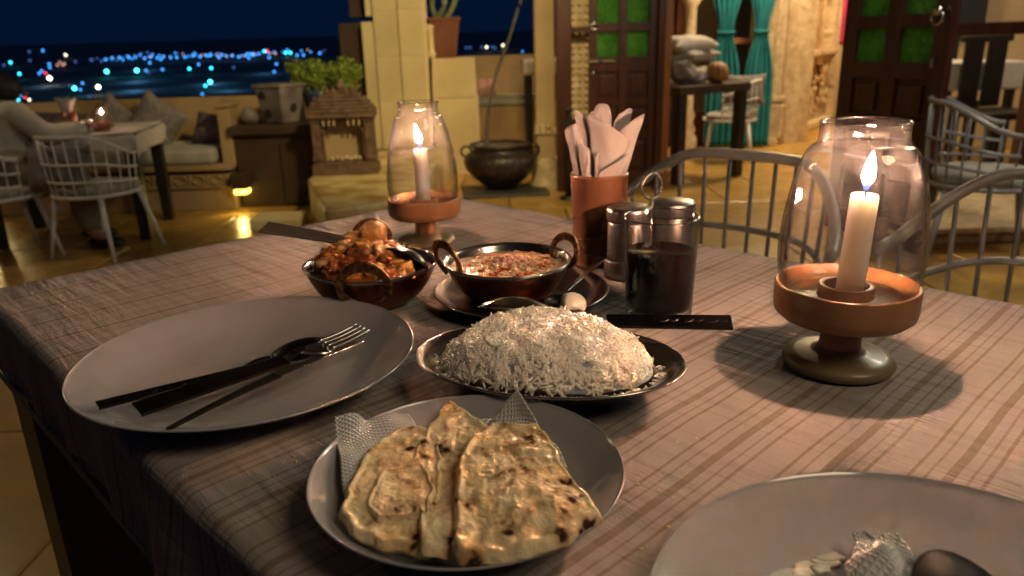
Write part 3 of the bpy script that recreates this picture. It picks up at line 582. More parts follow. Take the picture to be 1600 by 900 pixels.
for i in range(4200):
    cx, cy, cz, cr = r2.choice(clumps)
    if cz > 0.33 + 0.05 * math.cos(cx * 9): cz -= 0.04
    d = Vector((r2.gauss(0, 1), r2.gauss(0, 1), r2.gauss(0, 1))).normalized() * cr * r2.random() ** 0.4
    p = Vector((cx, cy, cz)) + Vector((d.x, d.y, d.z * 0.7)); L_ = r2.uniform(0.012, 0.024)
    a = Vector((r2.gauss(0, 1), r2.gauss(0, 1), r2.gauss(0.5, 0.7))).normalized(); w = a.cross(Vector((r2.random(), r2.random(), r2.random()))).normalized() * L_ * 0.32
    b.add([p, p + a * L_ * 0.5 + w, p + a * L_, p + a * L_ * 0.5 - w], [(0, 1, 2, 3)])
tag(b.build('foliage', M_leaf, t), kind='stuff')

# ledge and carved wooden shrine (jharokha)
t = thing('stone_ledge', 'yellow stone raised ledge under the carved wooden shrine', 'ledge')
b = MB()
top = [(-0.93, 3.74, 0.24), (-0.52, 3.95, 0.24), (-0.46, 5.92, 0.24), (-1.24, 5.92, 0.24), (-1.25, 4.68, 0.24)]; bot = [(x, y, 0.0) for x, y, z in top]
b.add(top + bot, [(0, 1, 2, 3, 4), (9, 8, 7, 6, 5)] + [(i, (i + 1) % 5, (i + 1) % 5 + 5, i + 5) for i in range(5)]); b.build('slab', pmat('mottled yellow stone', (0.66, 0.52, 0.26), (0.36, 0.23, 0.06), 5.0, 0.4, bump=0.001, bscale=20, lo=0.42, hi=0.60), t, bevel=0.015)
b = MB(); b.box((-1.38, 4.44, 0.035), (0.30, 0.22, 0.07)); tag(b.build('stone_step', M_ystone, bevel=0.012), 'small pale stone step block on the floor beside the ledge', 'step')

t = thing('carved_shrine', 'carved brown wooden shrine window with pillared arch, on the yellow ledge', 'shrine', (-1.035, 4.86, 0.241), R(3)); t.scale = (0.98, 1.0, 1.06)
b = MB(); b.box((0, 0, 0.03), (0.42, 0.16, 0.06)); b.box((0, -0.005, 0.068), (0.39, 0.15, 0.016)); b.build('base', M_cwood, t, bevel=0.004)
for sx in (-1, 1):
    b = MB(); b.box((sx * 0.168, 0, 0.21), (0.055, 0.13, 0.27)); b.box((sx * 0.168, -0.006, 0.10), (0.066, 0.14, 0.03)); b.box((sx * 0.168, -0.006, 0.325), (0.070, 0.14, 0.03)); b.build('post', M_cwood, t, bevel=0.004)
    b = MB(); b.lathe([(0.008, 0), (0.012, 0.01), (0.008, 0.03), (0.008, 0.14), (0.013, 0.16), (0.008, 0.17)], n=12); b.build('column', M_cwood, t, loc=(sx * 0.128, -0.04, 0.10), smooth=True)
for i in range(6):
    x = (-0.115, -0.080, -0.048, 0.042, 0.075, 0.11)[i]
    b = MB(); b.lathe([(0.0, 0), (0.008, 0.006), (0.005, 0.02), (0.010, 0.03), (0.010, 0.055), (0.0, 0.056)], n=10); b.build('pendant', M_carve, t, loc=(x, -0.062, 0.285), smooth=True)
b = MB(); b.box((0, -0.01, 0.350), (0.43, 0.17, 0.03)); b.build('lintel', M_cwood, t, bevel=0.004)
# scalloped arch
b = MB(); ap = []
for k in range(13):
    a = PI * k / 12; rr = 0.112 + 0.010 * abs(math.sin(a * 4)); ap.append((rr * math.cos(a), -0.02, 0.235 + 0.085 * math.sin(a)))
b.tube(ap, 0.009, 6); b.build('arch', M_cwood, t, smooth=True)
b = MB(); b.box((0, 0.05, 0.20), (0.29, 0.02, 0.26)); b.build('back_board', M_bstone, t)
b = MB()
for k in range(7): b.blob((-0.09 + k * 0.03, 0.0, 0.088 + 0.006 * (k % 2)), 0.014, sub=2, amp=0.3, fr=60, seed=k)
b.build('figurine', M_carve, t, smooth=True)
b = MB()   # curved roof of shingle courses
for k in range(6):
    z0 = 0.365 + k * 0.021; w = 0.43 - k * 0.034 - 0.010 * k * (k > 3); b.box((0, -0.012 + 0.004 * k, z0 + 0.010), (w, 0.18 - k * 0.018, 0.019))
b.build('roof', M_cwood, t, bevel=0.004)
b = MB()
for k in range(9):
    x = -0.16 + k * 0.04; b.lathe([(0.0, 0.0), (0.016, 0.006), (0.012, 0.02), (0.018, 0.028), (0.004, 0.045), (0, 0.05)], (x, -0.03, 0.485 - 0.75 * x * x * 4 - (0.02 if k % 2 else 0)), n=10)
b.build('cresting', M_cwood, t, smooth=True)
b = MB(); b.lathe([(0.0, 0.0), (0.03, 0.004), (0.022, 0.02), (0.028, 0.03), (0.008, 0.055), (0.0, 0.07)], n=14); b.build('finial', M_cwood, t, loc=(0.01, -0.01, 0.487), smooth=True)

# ================================================================== COLUMN GROUP
t = thing('stone_pier', 'tall stepped yellow sandstone pier with recessed left side, shade put into its colour', 'column', (0, 0, 0))
zz = 0.24
def blk(c, d, m=M_ystone, name='block', tp=1.0):
    b = MB(); b.box((0, 0, 0), d, taper=tp); return b.build(name, m, t, loc=c, bevel=0.0012, seg=1)
for k, (z0, z1) in enumerate([(0.24, 0.60), (0.60, 0.93), (0.93, 1.26), (1.26, 1.62), (1.62, 2.0), (2.0, 2.5)]):
    blk((-0.875, 6.10, (z0 + z1) / 2), (0.19, 0.30, z1 - z0 - 0.0010)); blk((-0.69, 6.08, (z0 + z1) / 2 + 0.0), (0.183, 0.32, z1 - z0 - 0.0010))
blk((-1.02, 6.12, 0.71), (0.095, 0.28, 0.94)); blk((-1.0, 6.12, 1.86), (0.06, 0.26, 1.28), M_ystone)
blk((-1.165, 6.26, 0.71), (0.20, 0.30, 0.94), M_brown, 'recessed_shade_block'); blk((-1.10, 6.26, 1.86), (0.15, 0.26, 1.28), M_brown, 'recessed_shade_block')  # brown here paints the shade on the pier's unlit left side
t = thing('stone_block_wall', 'yellow stone half-height block right of the pier, a clay pot on top', 'wall', (0, 0, 0))
blk((-0.405, 6.28, 0.30), (0.345, 0.36, 0.60), tp=0.995); blk((-0.41, 6.28, 0.752), (0.335, 0.36, 0.296), tp=0.94)
# spindle on the pier's edge
b = MB(); b.lathe([(0.02, 0), (0.035, 0.03), (0.02, 0.06), (0.022, 0.2), (0.034, 0.24), (0.0, 0.26)], n=14); tag(b.build('stone_finial', M_ystone, loc=(-0.575, 6.2, 0.902), smooth=True), 'small pale turned stone finial between the pier and the clay pot', 'finial')
t = thing('potted_cactus', 'branching succulent in a red brown clay pot standing on the yellow block', 'plant', (-0.47, 6.30, 0.902))
b = MB(); b.box((0, 0, 0.14), (0.15, 0.15, 0.28), taper=1.5); b.box((0, 0, 0.29), (0.245, 0.245, 0.025)); b.build('pot', M_redpot, t, bevel=0.006)
for pts in ([(-0.05, 0, 0.28), (-0.09, 0.02, 0.38), (-0.07, 0.02, 0.52)], [(0.0, 0, 0.28), (0.06, 0, 0.36), (0.12, 0, 0.50)], [(-0.06, 0, 0.29), (0.01, -0.03, 0.40), (0.0, -0.02, 0.60)]):
    b = MB(); b.tube(bez(pts, 6), 0.022, 7); b.build('branch', M_cactus, t, smooth=True)

# far right-hand bit of the parapet, bench, linen
wall_blocks('parapet_wall', 'short tan parapet between the yellow block and the gate pillar', 'wall', -0.45, 0.9, 7.6, 0.0, 0.885, 0.22, M_bstone, 1.4, 0.9)
b = MB(); b.box((0.1, 7.2, 0.23), (1.1, 0.6, 0.46)); tag(b.build('stone_bench', M_bstone, bevel=0.01), 'low stone bench in the gap behind the big bronze pot', 'bench')
mb = MB(); mb.box((0, 0, 0), (0.75, 0.5, 0.07)); tag(mb.build('seat_cushion', M_cush, loc=(0.05, 7.16, 0.498), bevel=0.03, seg=3, smooth=True), 'thin pale seat pad on the low bench behind the bronze pot', 'cushion')
cushion('bolster_pillow', 'dusty pink bolster pillow on the bench behind the bronze pot', 'pillow', (-0.20, 7.15, 0.60), (0.24, 0.20, 0.15), M_pink, rx=(R(30), 0, 0), seed=8)
t = thing('side_table', 'black-legged side table with white cloth half hidden behind the stone gate pillar', 'table', (0.42, 6.75, 0))
b = MB(); b.box((0, 0, 0.80), (0.56, 0.5, 0.12)); b.build('tablecloth', M_linen, t, bevel=0.02, seg=3)
for sx in (-1, 1):
    for sy in (-1, 1):
        b = MB(); b.box((sx * 0.23, sy * 0.2, 0.37), (0.06, 0.06, 0.74)); b.build('leg', M_blackwood, t)

# ================================================================== BRONZE POT WITH TALL STEM
b = MB(); b.box((0, 0, 0.011), (0.60, 0.40, 0.022)); tag(b.build('slate_slab', M_darkslab, loc=(-0.03, 5.30, 0), rz=R(4), bevel=0.006), 'thin dark slate slab on the floor under the bronze pot', 'slab')
t = thing('bronze_pot', 'big round dark bronze pot with two ring handles standing on a slate slab', 'pot', (-0.055, 5.36, 0.023))
prof = [(0.0, 0.0), (0.09, 0.0), (0.11, 0.012), (0.19, 0.075), (0.25, 0.145), (0.262, 0.20), (0.235, 0.245), (0.195, 0.262), (0.188, 0.285), (0.215, 0.305), (0.218, 0.312), (0.205, 0.312), (0.178, 0.286), (0.176, 0.262), (0.16, 0.255), (0.0, 0.255)]
b = MB(); b.lathe([(r, z) for r, z in prof], n=64); b.build('body', M_bronze, t, smooth=True)
b = MB(); b.lathe([(0.0, 0.0), (0.192, 0.0)], (0, 0, 0.292), n=40); b.build('water', M_pot_water, t)
for sx in (-1, 1):
    b = MB(); b.tube([(sx * (0.215 + 0.036 + 0.036 * math.cos(a)) - sx * 0.012, 0, 0.262 + 0.036 * math.sin(a)) for a in [k * 2 * PI / 16 for k in range(16)]], 0.009, 7, closed=True, up=Vector((0, 1, 0))); b.build('ring_handle', M_bronze, t, smooth=True)
b = MB(); b.tube(bez([(-0.09, 0.0, 0.29), (-0.085, 0, 0.45), (-0.02, 0, 0.75), (0.10, 0, 1.05), (0.20, 0.02, 1.36), (0.28, 0.03, 1.75)], 10), [0.014 - 0.00012 * i for i in range(51)], 7)
b2 = b.build('stem', pmat('dry dark stem', (0.06, 0.05, 0.04), (0.12, 0.10, 0.08), 30, 0.8), t, smooth=True)

# ================================================================== GATE PILLAR AND FACADE
t = thing('gate_pillar', 'tall pale stone gate pillar with carved foot, left of the dark doors', 'column', (0.268, 5.45, 0))
b = MB(); b.box((0, 0, 1.35), (0.135, 0.15, 2.3)); b.build('shaft', M_bstone, t, bevel=0.012)
b = MB(); b.lathe([(0.115, 0.0), (0.115, 0.05), (0.09, 0.07), (0.105, 0.10), (0.075, 0.14), (0.095, 0.18), (0.08, 0.22), (0.0, 0.22)], n=20); b.build('foot', M_carve, t, smooth=True)
b = MB()
for k in range(10):
    b.blob((-0.06 + 0.04 * (k % 4), -0.085, 0.40 + 0.02 * (k % 3)), 0.02, sub=1, amp=0.2)
b.build('carved_leaf', M_carve, t, smooth=True)
# left door leaf with frame
t = thing('door_frame', 'dark red teak door frame at the left of the entrance', 'door frame', (0, 5.30, 0))
b = MB(); b.box((0.392, 0, 1.2), (0.10, 0.12, 2.4)); b.build('jamb', M_wood, t, bevel=0.008)
b = MB(); b.box((1.085, 0.03, 1.2), (0.05, 0.13, 2.4)); b.build('jamb', M_owood, t, bevel=0.008)  # orange light on this jamb is put into its wood colour
b = MB(); b.box((1.035, 0.0, 1.2), (0.045, 0.12, 2.4)); b.build('jamb', M_wood, t, bevel=0.008)
b = MB(); b.box((0.74, 0, 2.46), (0.80, 0.12, 0.12)); b.build('lintel', M_wood, t)
b = MB(); b.box((0.51, 0, 1.075), (0.13, 0.05, 0.035)); b.build('rail', M_wood, t)
b = MB(); b.box((0.51, 0.02, 0.25), (0.13, 0.03, 0.5)); b.build('panel', M_wood, t, bevel=0.01)
b = MB(); b.box((0.51, 0.10, 1.2), (0.15, 0.04, 2.4)); 
for k in range(34):
    for q in range(3): b.blob((0.465 + q * 0.045, 0.075, 0.52 + k * 0.045), 0.018, sub=1, amp=0.1)
tag(b.build('carved_stone_panel', M_carve), 'narrow strip of pale lattice-carved stone beside the left door', 'wall'); b_ = bpy.data.objects['carved_stone_panel']; b_.location = (0, 5.33, 0)
for o_ in (b_,):
    pass
# iron post in front
b = MB(); b.tube([(0.40, 5.0, 0.0), (0.40, 5.0, 0.56)], 0.022, 10); b.lathe([(0.06, 0), (0.06, 0.015), (0.022, 0.03)], (0.40, 5.0, 0), n=20); b.blob((0.40, 5.0, 0.585), 0.028, sub=2, amp=0.0)
tag(b.build('iron_post', M_shoe, smooth=True), 'short black iron post before the left door frame', 'post')

def door_leaf(name, label, loc, rz, w, h, cols, pane_rows, panel_rows, mirror=1):
    """panelled teak leaf, x from 0 to w, front face at -y"""
    t = thing(name, label, 'door', loc, rz)
    th = 0.045; st = 0.055 if w < 0.5 else 0.085
    xs = [st + (w - st) / len(cols) * i for i in range(len(cols))]
    cw = (w - st) / len(cols) - st
    b = MB(); b.box((w / 2, 0, h / 2), (w, th * 0.5, h)); 
    # core with openings would hide panes: build stiles and rails instead
    b = MB()
    for x in [0] + [xs[i] + cw for i in range(len(cols))]:
        b.box((x + st / 2, 0, h / 2), (st, th, h))
    b.build('stile', M_wood, t, bevel=0.004)
    edges = sorted([z for r_ in pane_rows + panel_rows for z in r_]); zs = [0] + edges + [h]
    r_ = MB()
    for a, b2 in zip(zs[0::2], zs[1::2]):
        for x in xs: r_.box((x + cw / 2, 0, (a + b2) / 2), (cw, th * 0.92, b2 - a))
    r_.build('rail', M_wood, t)
    for (a, b2) in pane_rows:
        for x in xs:
            q = MB(); q.box((x + cw / 2, 0.004, (a + b2) / 2), (cw + 0.01, 0.008, b2 - a + 0.01)); q.build('pane', M_green, t)
    for (a, b2) in panel_rows:
        for x in xs:
            q = MB(); q.box((x + cw / 2, 0.002, (a + b2) / 2), (cw, 0.012, b2 - a)); q.box((x + cw / 2, -0.006, (a + b2) / 2), (cw - 0.05, 0.02, b2 - a - 0.05), taper=1); q.build('panel', M_wood, t, bevel=0.005)
    return t
d1 = door_leaf('door', 'left teak door leaf with dim green panes and a steel sliding bolt', (0.560, 5.30, 0.012), 0.0, 0.455, 2.30, (0, 1), [(0.885, 1.045), (1.10, 1.40), (1.46, 1.75)], [(0.12, 0.34), (0.40, 0.56), (0.62, 0.79)])
b = MB(); b.tube([(0.0, -0.035, 0.86), (0.06, -0.035, 0.86)], 0.010, 8); b.tube([(0.09, -0.035, 0.86), (0.17, -0.035, 0.86)], 0.010, 8); b.box((0.08, -0.028, 0.86), (0.19, 0.008, 0.014)); b.build('sliding_bolt', M_steel, d1)
b = MB(); b.tube([(0.02, -0.035, 0.80), (0.02, -0.035, 0.83)], 0.008, 8); b.blob((0.025, -0.04, 0.785), 0.012, sub=2, amp=0); b.build('latch', M_steel, d1)
b = MB(); b.blob((0.03, -0.045, 1.10), 0.020, sub=2, amp=0.1); b.tube([(0.03 + 0.022 * math.cos(a), -0.05, 1.085 + 0.022 * math.sin(a)) for a in [k * PI / 6 for k in range(12)]], 0.005, 6, closed=True, up=Vector((0, 1, 0))); b.build('knocker', M_steel, d1, smooth=True)
# right leaf, swung open towards the terrace
ax, ay, bx_, by_ = 1.735, 4.02, 1.935, 3.42
ang = math.atan2(by_ - ay, bx_ - ax)
d2 = door_leaf('door', 'right teak door leaf standing open, bright green bubbled panes and ring knocker', (ax, ay, 0.012), ang, 0.632, 2.30, (0, 1), [(0.865, 1.015), (1.075, 1.24), (1.32, 1.55)], [(0.12, 0.34), (0.40, 0.54), (0.61, 0.79)])
b = MB(); b.blob((0.585, -0.045, 1.085), 0.024, sub=2, amp=0.25, fr=60); b.tube([(0.585 + 0.030 * math.cos(a), -0.05, 1.055 + 0.030 * math.sin(a)) for a in [k * PI / 8 for k in range(16)]], 0.006, 6, closed=True, up=Vector((0, 1, 0))); b.build('knocker', M_steel, d2, smooth=True)
b = MB(); b.box((0.575, -0.03, 0.87), (0.022, 0.012, 0.045)); b.build('keyhole_plate', M_steel, d2, bevel=0.004)

# ================================================================== ROOM BEYOND THE DOORWAY
t = thing('back_wall', 'rear wall of the room with teak window frames between carved stone pillars', 'wall', (0, 7.35, 0))
b = MB(); b.box((1.15, 0.12, 1.3), (0.9, 0.2, 2.6)); b.box((2.66, 0.12, 1.3), (0.46, 0.2, 2.6)); b.box((2.0, 0.12, 2.3), (1.0, 0.2, 0.6)); b.build('masonry', M_carve, t)
for x in (1.52, 1.60, 1.97, 2.44):
    b = MB(); b.box((x, -0.04, 1.0), (0.055, 0.10, 2.0)); b.build('mullion', M_owood if x > 1.55 else M_wood, t, bevel=0.006)
for z in (0.30, 0.95, 1.95):
    b = MB(); b.box((2.0, -0.02, z), (0.90, 0.07, 0.05)); b.build('transom', M_owood, t, bevel=0.005)
b = MB(); b.box((2.0, -0.01, 0.14), (0.88, 0.05, 0.28)); b.build('panel', M_owood, t, bevel=0.01)
b = MB(); b.box((2.0, 0.02, 1.13), (0.88, 0.008, 1.6)); b.build('pane', M_pane, t)
b = MB(); b.box((2.0, 0.9, 1.3), (1.3, 0.05, 2.6)); b.build('inner_wall', M_bstone, t)
for x in (1.35, 1.68):
    b = MB(); b.lathe([(0.10, 0), (0.10, 0.10), (0.07, 0.13), (0.085, 0.18), (0.055, 0.24), (0.075, 0.30), (0.055, 0.36), (0.05, 0.9), (0.07, 0.95), (0.05, 1.0), (0.05, 1.25), (0.09, 1.32), (0.06, 1.36), (0.10, 1.46), (0.10, 1.9), (0, 1.9)], n=20)
    b.build('carved_column', M_carve, t, loc=(x, -0.16, 0), smooth=True)
def curtain(label, x, y, wtop, wmid, zt, zm):
    b = MB()
    def fn(u, v):
        z = zt * (1 - v)
        w = wtop + (wmid - wtop) * math.exp(-((z - zm) / 0.24) ** 2)
        a = u * 2 * PI * 5
        return (x + (u - 0.5) * w, y + 0.022 * math.sin(a) * (0.4 + 0.6 * w / wtop) + 0.008 * math.sin(a * 2.3 + v * 3), z + 0.02)
    b.grid(fn, 70, 40)
    t = thing('curtain', label, 'curtain', (0, 0, 0)); b.build('drape', M_teal, t, smooth=True, solid=0.004)
    b = MB(); b.tube([(x + (wmid / 2 + 0.008) * math.cos(a), y + 0.03 * math.sin(a), zm) for a in [k * PI / 8 for k in range(16)]], 0.014, 6, closed=True); b.build('tieback', M_teal, t, smooth=True)
curtain('left teal curtain, tied at the middle, beside the room window', 1.98, 7.12, 0.30, 0.13, 2.0, 1.03)
curtain('right teal curtain hanging to the floor next to the carved wall', 2.29, 7.08, 0.26, 0.11, 2.0, 1.03)

# carved side wall running back on the right
wx0, wy0, wx1, wy1 = 2.46, 7.22, 3.98, 9.40
wang = math.atan2(wy1 - wy0, wx1 - wx0); wl = math.hypot(wx1 - wx0, wy1 - wy0)
t = thing('carved_wall', 'cream sandstone side wall with carved niches, seen through the open doorway', 'wall', (wx0, wy0, 0), wang)
b = MB(); b.box((wl / 2, 0.12, 1.4), (wl, 0.22, 2.8)); b.build('masonry', M_carve, t)
b = MB(); b.box((wl / 2, -0.03, 0.035), (wl, 0.10, 0.07)); b.build('skirting', M_ystone, t, bevel=0.01)
for x in (0.12, 0.42, 2.35, 2.62):
    b = MB(); b.box((x, -0.03, 1.4), (0.10, 0.08, 2.6)); b.box((x, -0.05, 0.22), (0.15, 0.11, 0.30)); b.box((x, -0.05, 0.42), (0.13, 0.10, 0.05)); b.build('pilaster', M_carve, t, bevel=0.01)
for (x, w) in ((0.95, 0.42), (1.75, 0.55)):
    b = MB()
    b.box((x - w / 2, -0.03, 1.15), (0.05, 0.09, 0.7)); b.box((x + w / 2, -0.03, 1.15), (0.05, 0.09, 0.7))
    b.box((x, -0.06, 0.80), (w + 0.12, 0.15, 0.05)); b.box((x, -0.045, 0.75), (w + 0.02, 0.11, 0.04)); b.box((x, -0.035, 0.70), (w - 0.08, 0.09, 0.05)); b.box((x, -0.06, 1.50), (w + 0.16, 0.14, 0.06))
    for k in range(3): b.blob((x, -0.05, 0.62 - k * 0.085), 0.085 - 0.02 * k, (1, 0.5, 0.8), sub=2, amp=0.35, fr=20, seed=k)
    b.build('niche', M_carve, t, bevel=0.006)
    for k in range(5):
        b = MB(); b.lathe([(0.012, 0), (0.02, 0.02), (0.012, 0.05), (0.012, 0.15), (0.02, 0.18), (0.0, 0.2)], n=8); b.build('baluster', M_carve, t, loc=(x - w * 0.36 + k * w * 0.18, -0.05, 0.83), smooth=True)
b = MB()
for k in range(60):
    b.blob((rnd.uniform(0.6, 2.2), -0.012, rnd.uniform(0.15, 0.55)), rnd.uniform(0.03, 0.06), (1, 0.5, 1), sub=1, amp=0.4, fr=14, seed=k)
b.build('floral_relief', M_carve, t, smooth=True)
# beyond the end of the wall: doorway side, pole with a magenta cloth
b = MB(); b.box((4.9, 8.4, 1.3), (1.9, 0.2, 2.6)); tag(b.build('far_wall', M_owood), 'orange brown panelled wall piece beyond the end of the carved wall', 'wall')
t = thing('rope_post', 'slim white metal stand right of the carved wall, magenta cloth over its top', 'post', (2.92, 6.75, 0))
b = MB(); b.tube([(0, 0, 0), (0, 0, 1.3)], 0.022, 10); b.lathe([(0.12, 0), (0.12, 0.012), (0.03, 0.03)], n=20); b.build('pole', M_white, t, smooth=True)
b = MB(); b.grid(lambda u, v: (0.02 + 0.075 * math.cos(u * 2 * PI) * (1 + 0.15 * math.sin(u * 19)), 0.05 * math.sin(u * 2 * PI), 1.45 - 0.55 * v), 30, 12)
tag(b.build('hanging_cloth', M_magenta, loc=(2.92, 6.75, 0), smooth=True, solid=0.004), 'bright magenta cloth hanging beside the right door leaf', 'cloth')

# room table and what lies on it
tdir = math.atan2(0.5, 0.87)
t = thing('side_table', 'dark brown wooden table behind the left door, loaded with textiles', 'table', (1.76, 5.66, 0), tdir)
b = MB(); b.box((-0.33, 0.36, 0.655), (0.68, 0.76, 0.06)); b.build('top', M_brown, t, bevel=0.006)
for (x, y) in ((-0.04, 0.03), (-0.62, 0.03), (-0.04, 0.69), (-0.62, 0.69)):
    b = MB(); b.box((x, y, 0.315), (0.07, 0.07, 0.62)); b.build('leg', M_blackwood, t, bevel=0.004)
b = MB(); b.lathe([(0.0, 0.0), (0.03, 0.0), (0.075, 0.035), (0.085, 0.075), (0.07, 0.12), (0.035, 0.145), (0.0, 0.15)], n=48, wob=lambda a, z: 0.05 * math.cos(a * 12))
tag(b.build('ribbed_gourd', M_gourd, loc=(1.51, 5.60, 0.687), smooth=True), 'orange brown ribbed gourd on the dark table behind the left door', 'ornament')
cushion('stacked_pillow', 'white pillow on top of the textile heap behind the left door', 'pillow', (1.33, 5.74, 0.960), (0.36, 0.26, 0.11), M_linen, rz=R(20), rx=R(6), seed=11)
cushion('stacked_pillow', 'grey white pillow squeezed under the topmost pillow of the heap', 'pillow', (1.36, 5.74, 0.865), (0.36, 0.28, 0.09), M_cush, rz=R(40), rx=R(-10), seed=12)
b = MB(); b.blob((0, 0, 0), 0.085, (1.1, 0.9, 0.9), amp=0.5, fr=16, seed=4, sub=4); tag(b.build('textile_bundle', M_pillow, loc=(1.26, 5.56, 0.77), smooth=True), 'crumpled brown grey bundle at the foot of the textile heap', 'cloth')
b = MB(); b.blob((0, 0, 0), 0.07, (1.2, 0.9, 0.8), amp=0.6, fr=18, seed=9, sub=4); tag(b.build('textile_bundle', M_linen, loc=(1.385, 5.60, 0.75), smooth=True), 'crumpled pale bundle between the dark bundle and the gourd', 'cloth')

# right: window wall, step, inner room
t = thing('window_wall', 'teak framed glass wall on the right of the open door', 'window', (0, 0, 0))
b = MB(); b.box((3.3, 4.55, 1.01), (1.9, 0.07, 0.07)); b.build('transom', M_wood, t, bevel=0.004)
b = MB(); b.box((3.3, 4.55, 2.3), (1.9, 0.07, 0.08)); b.build('transom', M_wood, t)
b = MB(); b.box((2.36, 4.55, 1.17), (0.08, 0.09, 2.34)); b.build('post', M_wood, t, bevel=0.004)
b = MB(); b.box((3.075, 4.53, 0.52), (0.07, 0.09, 0.9)); b.build('post', M_wood, t, bevel=0.004)
b = MB(); b.box((3.3, 4.55, 1.66), (1.8, 0.008, 1.24)); b.build('pane', M_pane, t)
b = MB(); b.box((3.3, 4.55, 0.085), (1.9, 0.10, 0.07)); b.build('sill', M_wood, t)
b = MB(); b.box((2.75, 4.02, 0.035), (1.75, 0.78, 0.07)); b.box((2.75, 3.98, 0.083), (1.79, 0.86, 0.026)); tag(b.build('stone_step', M_carve, bevel=0.006), 'broad pale stone doorstep behind the right-hand chair', 'step')
b = MB(); b.box((4.6, 7.0, 1.3), (3.2, 0.2, 2.6)); tag(b.build('inner_wall', M_bareplaster), 'pale warm wall deep inside the right-hand room', 'wall')
b = MB(); b.box((3.62, 6.86, 1.33), (0.95, 0.05, 0.62)); b.box((3.62, 6.84, 1.33), (1.02, 0.03, 0.68)) ; tag(b.build('wall_screen', M_screen, bevel=0.01), 'large dark screen high on the wall of the right-hand room', 'screen')
def dark_chair(label, x, y, rz):
    t = thing('high_back_chair', label, 'chair', (x, y, 0), rz)
    b = MB(); b.box((0, 0, 0.44), (0.42, 0.42, 0.05)); b.build('seat', M_blackwood, t, bevel=0.01)
    b = MB()
    for k in range(2): b.box((-0.09 + k * 0.18, 0.205, 0.70), (0.155, 0.02, 0.46))
    b.build('back_slat', M_blackwood, t, bevel=0.01)
    b = MB(); b.box((0, 0.205, 0.94), (0.40, 0.03, 0.05)); b.build('top_rail', M_blackwood, t, bevel=0.01)
    for sx in (-1, 1):
        for sy in (-1, 1):
            b = MB(); b.box((sx * 0.18, sy * 0.18, 0.21), (0.04, 0.04, 0.42)); b.build('leg', M_blackwood, t)
dark_chair('tall dark wooden chair in the right-hand room, wide back slats', 3.42, 5.35, R(8))
dark_chair('dark wooden chair beyond the white table in the right-hand room', 3.55, 6.3, R(-5))
t = thing('dining_table', 'white clothed table deep in the right-hand room', 'table', (3.42, 5.85, 0), R(4))
b = MB(); b.box((0, 0, 0.68), (0.62, 0.5, 0.20)); b.build('tablecloth', M_linen, t, bevel=0.02, seg=3)
for sx in (-1, 1):
    for sy in (-1, 1):
        b = MB(); b.box((sx * 0.25, sy * 0.2, 0.29), (0.05, 0.05, 0.58)); b.build('leg', M_blackwood, t)

# ================================================================== TUB CHAIRS
def tub_chair(m, label, cat='chair', seat_m=M_cush, group=None, wrap=108):
    """open side to +y; width 0.56, seat 0.42, back top 0.78"""
    t = thing('tub_chair', label, cat, (0, 0, 0), 0, group)
    def arc(r, z0, drop, a0, n=40, sy=0.95):
        out = []
        for k in range(n + 1):
            a = -PI / 2 + a0 * (2 * k / n - 1); q = abs(2 * k / n - 1)
            out.append((r * math.cos(a), r * sy * math.sin(a), z0 - drop * smoothstep(0.30, 1.0, q)))
        return out
    A0 = R(wrap)
    b = MB(); b.tube(arc(0.285, 0.775, 0.13, A0), 0.0118, 8); b.build('top_rail', m, t, smooth=True)
    b = MB(); b.tube(arc(0.280, 0.610, 0.05, A0), 0.008, 7); b.build('middle_rail', m, t, smooth=True)
    b = MB(); b.tube(arc(0.270, 0.500, 0.02, A0), 0.008, 7); b.build('middle_rail', m, t, smooth=True)
    b = MB(); b.tube([(0.258 * math.cos(a), 0.248 * math.sin(a), 0.405) for a in [k * PI / 20 for k in range(40)]], 0.012, 8, closed=True); b.build('seat_ring', m, t, smooth=True)
    n = 15
    for k in range(n):
        q = 2 * k / (n - 1) - 1; a = -PI / 2 + A0 * q * 0.985; zt = 0.775 - 0.13 * smoothstep(0.30, 1.0, abs(q))
        s = MB(); s.tube([(0.258 * math.cos(a), 0.248 * math.sin(a), 0.405), (0.274 * math.cos(a), 0.262 * math.sin(a), 0.56), (0.284 * math.cos(a), 0.27 * math.sin(a), zt)], 0.0046, 6); s.build('spindle', m, t, smooth=True)
    b = MB(); b.blob((0, 0, 0.432), 1.0, sub=3, amp=0, power=0.62); b.v = [(x * 0.235, y * 0.225, 0.435 + (z - 0.432) * 0.036) for x, y, z in b.v]; b.build('seat', seat_m, t, smooth=True)
    for sx in (-1, 1):
        for sy in (-1, 1):
            l = MB(); l.tube([(sx * 0.17, sy * 0.165, 0.40), (sx * 0.245, sy * 0.225, 0.0)], [0.019, 0.011], 9); l.build('leg', m, t, smooth=True)
    return t
chairA = tub_chair(M_greypaint, 'grey hoop-backed tub chair pushed up between the napkin cup and the big candle', group=None, wrap=80)
chairA.location = (0.345, 1.47, 0); chairA.rotation_euler = (0, 0, R(134))
chairB = copy_tree(chairA); chairB.location = (0.84, 1.11, 0); chairB.rotation_euler = (0, 0, R(134)); chairB['label'] = 'grey hoop-backed tub chair cut by the right edge, directly right of the big candle'
chairC = tub_chair(M_palegrey, 'pale grey tub chair with cushion standing before the doorstep at the right'); chairC.location = (2.09, 3.28, 0); chairC.rotation_euler = (0, 0, R(-115)); chairC.scale = (0.94,) * 3
cw_ = tub_chair(M_white, 'white tub chair with its back to the viewer at the far left table', seat_m=M_cush); cw_.location = (-2.17, 3.96, 0); cw_.rotation_euler = (0, 0, R(-14)); cw_.scale = (0.80, 0.84, 0.82)
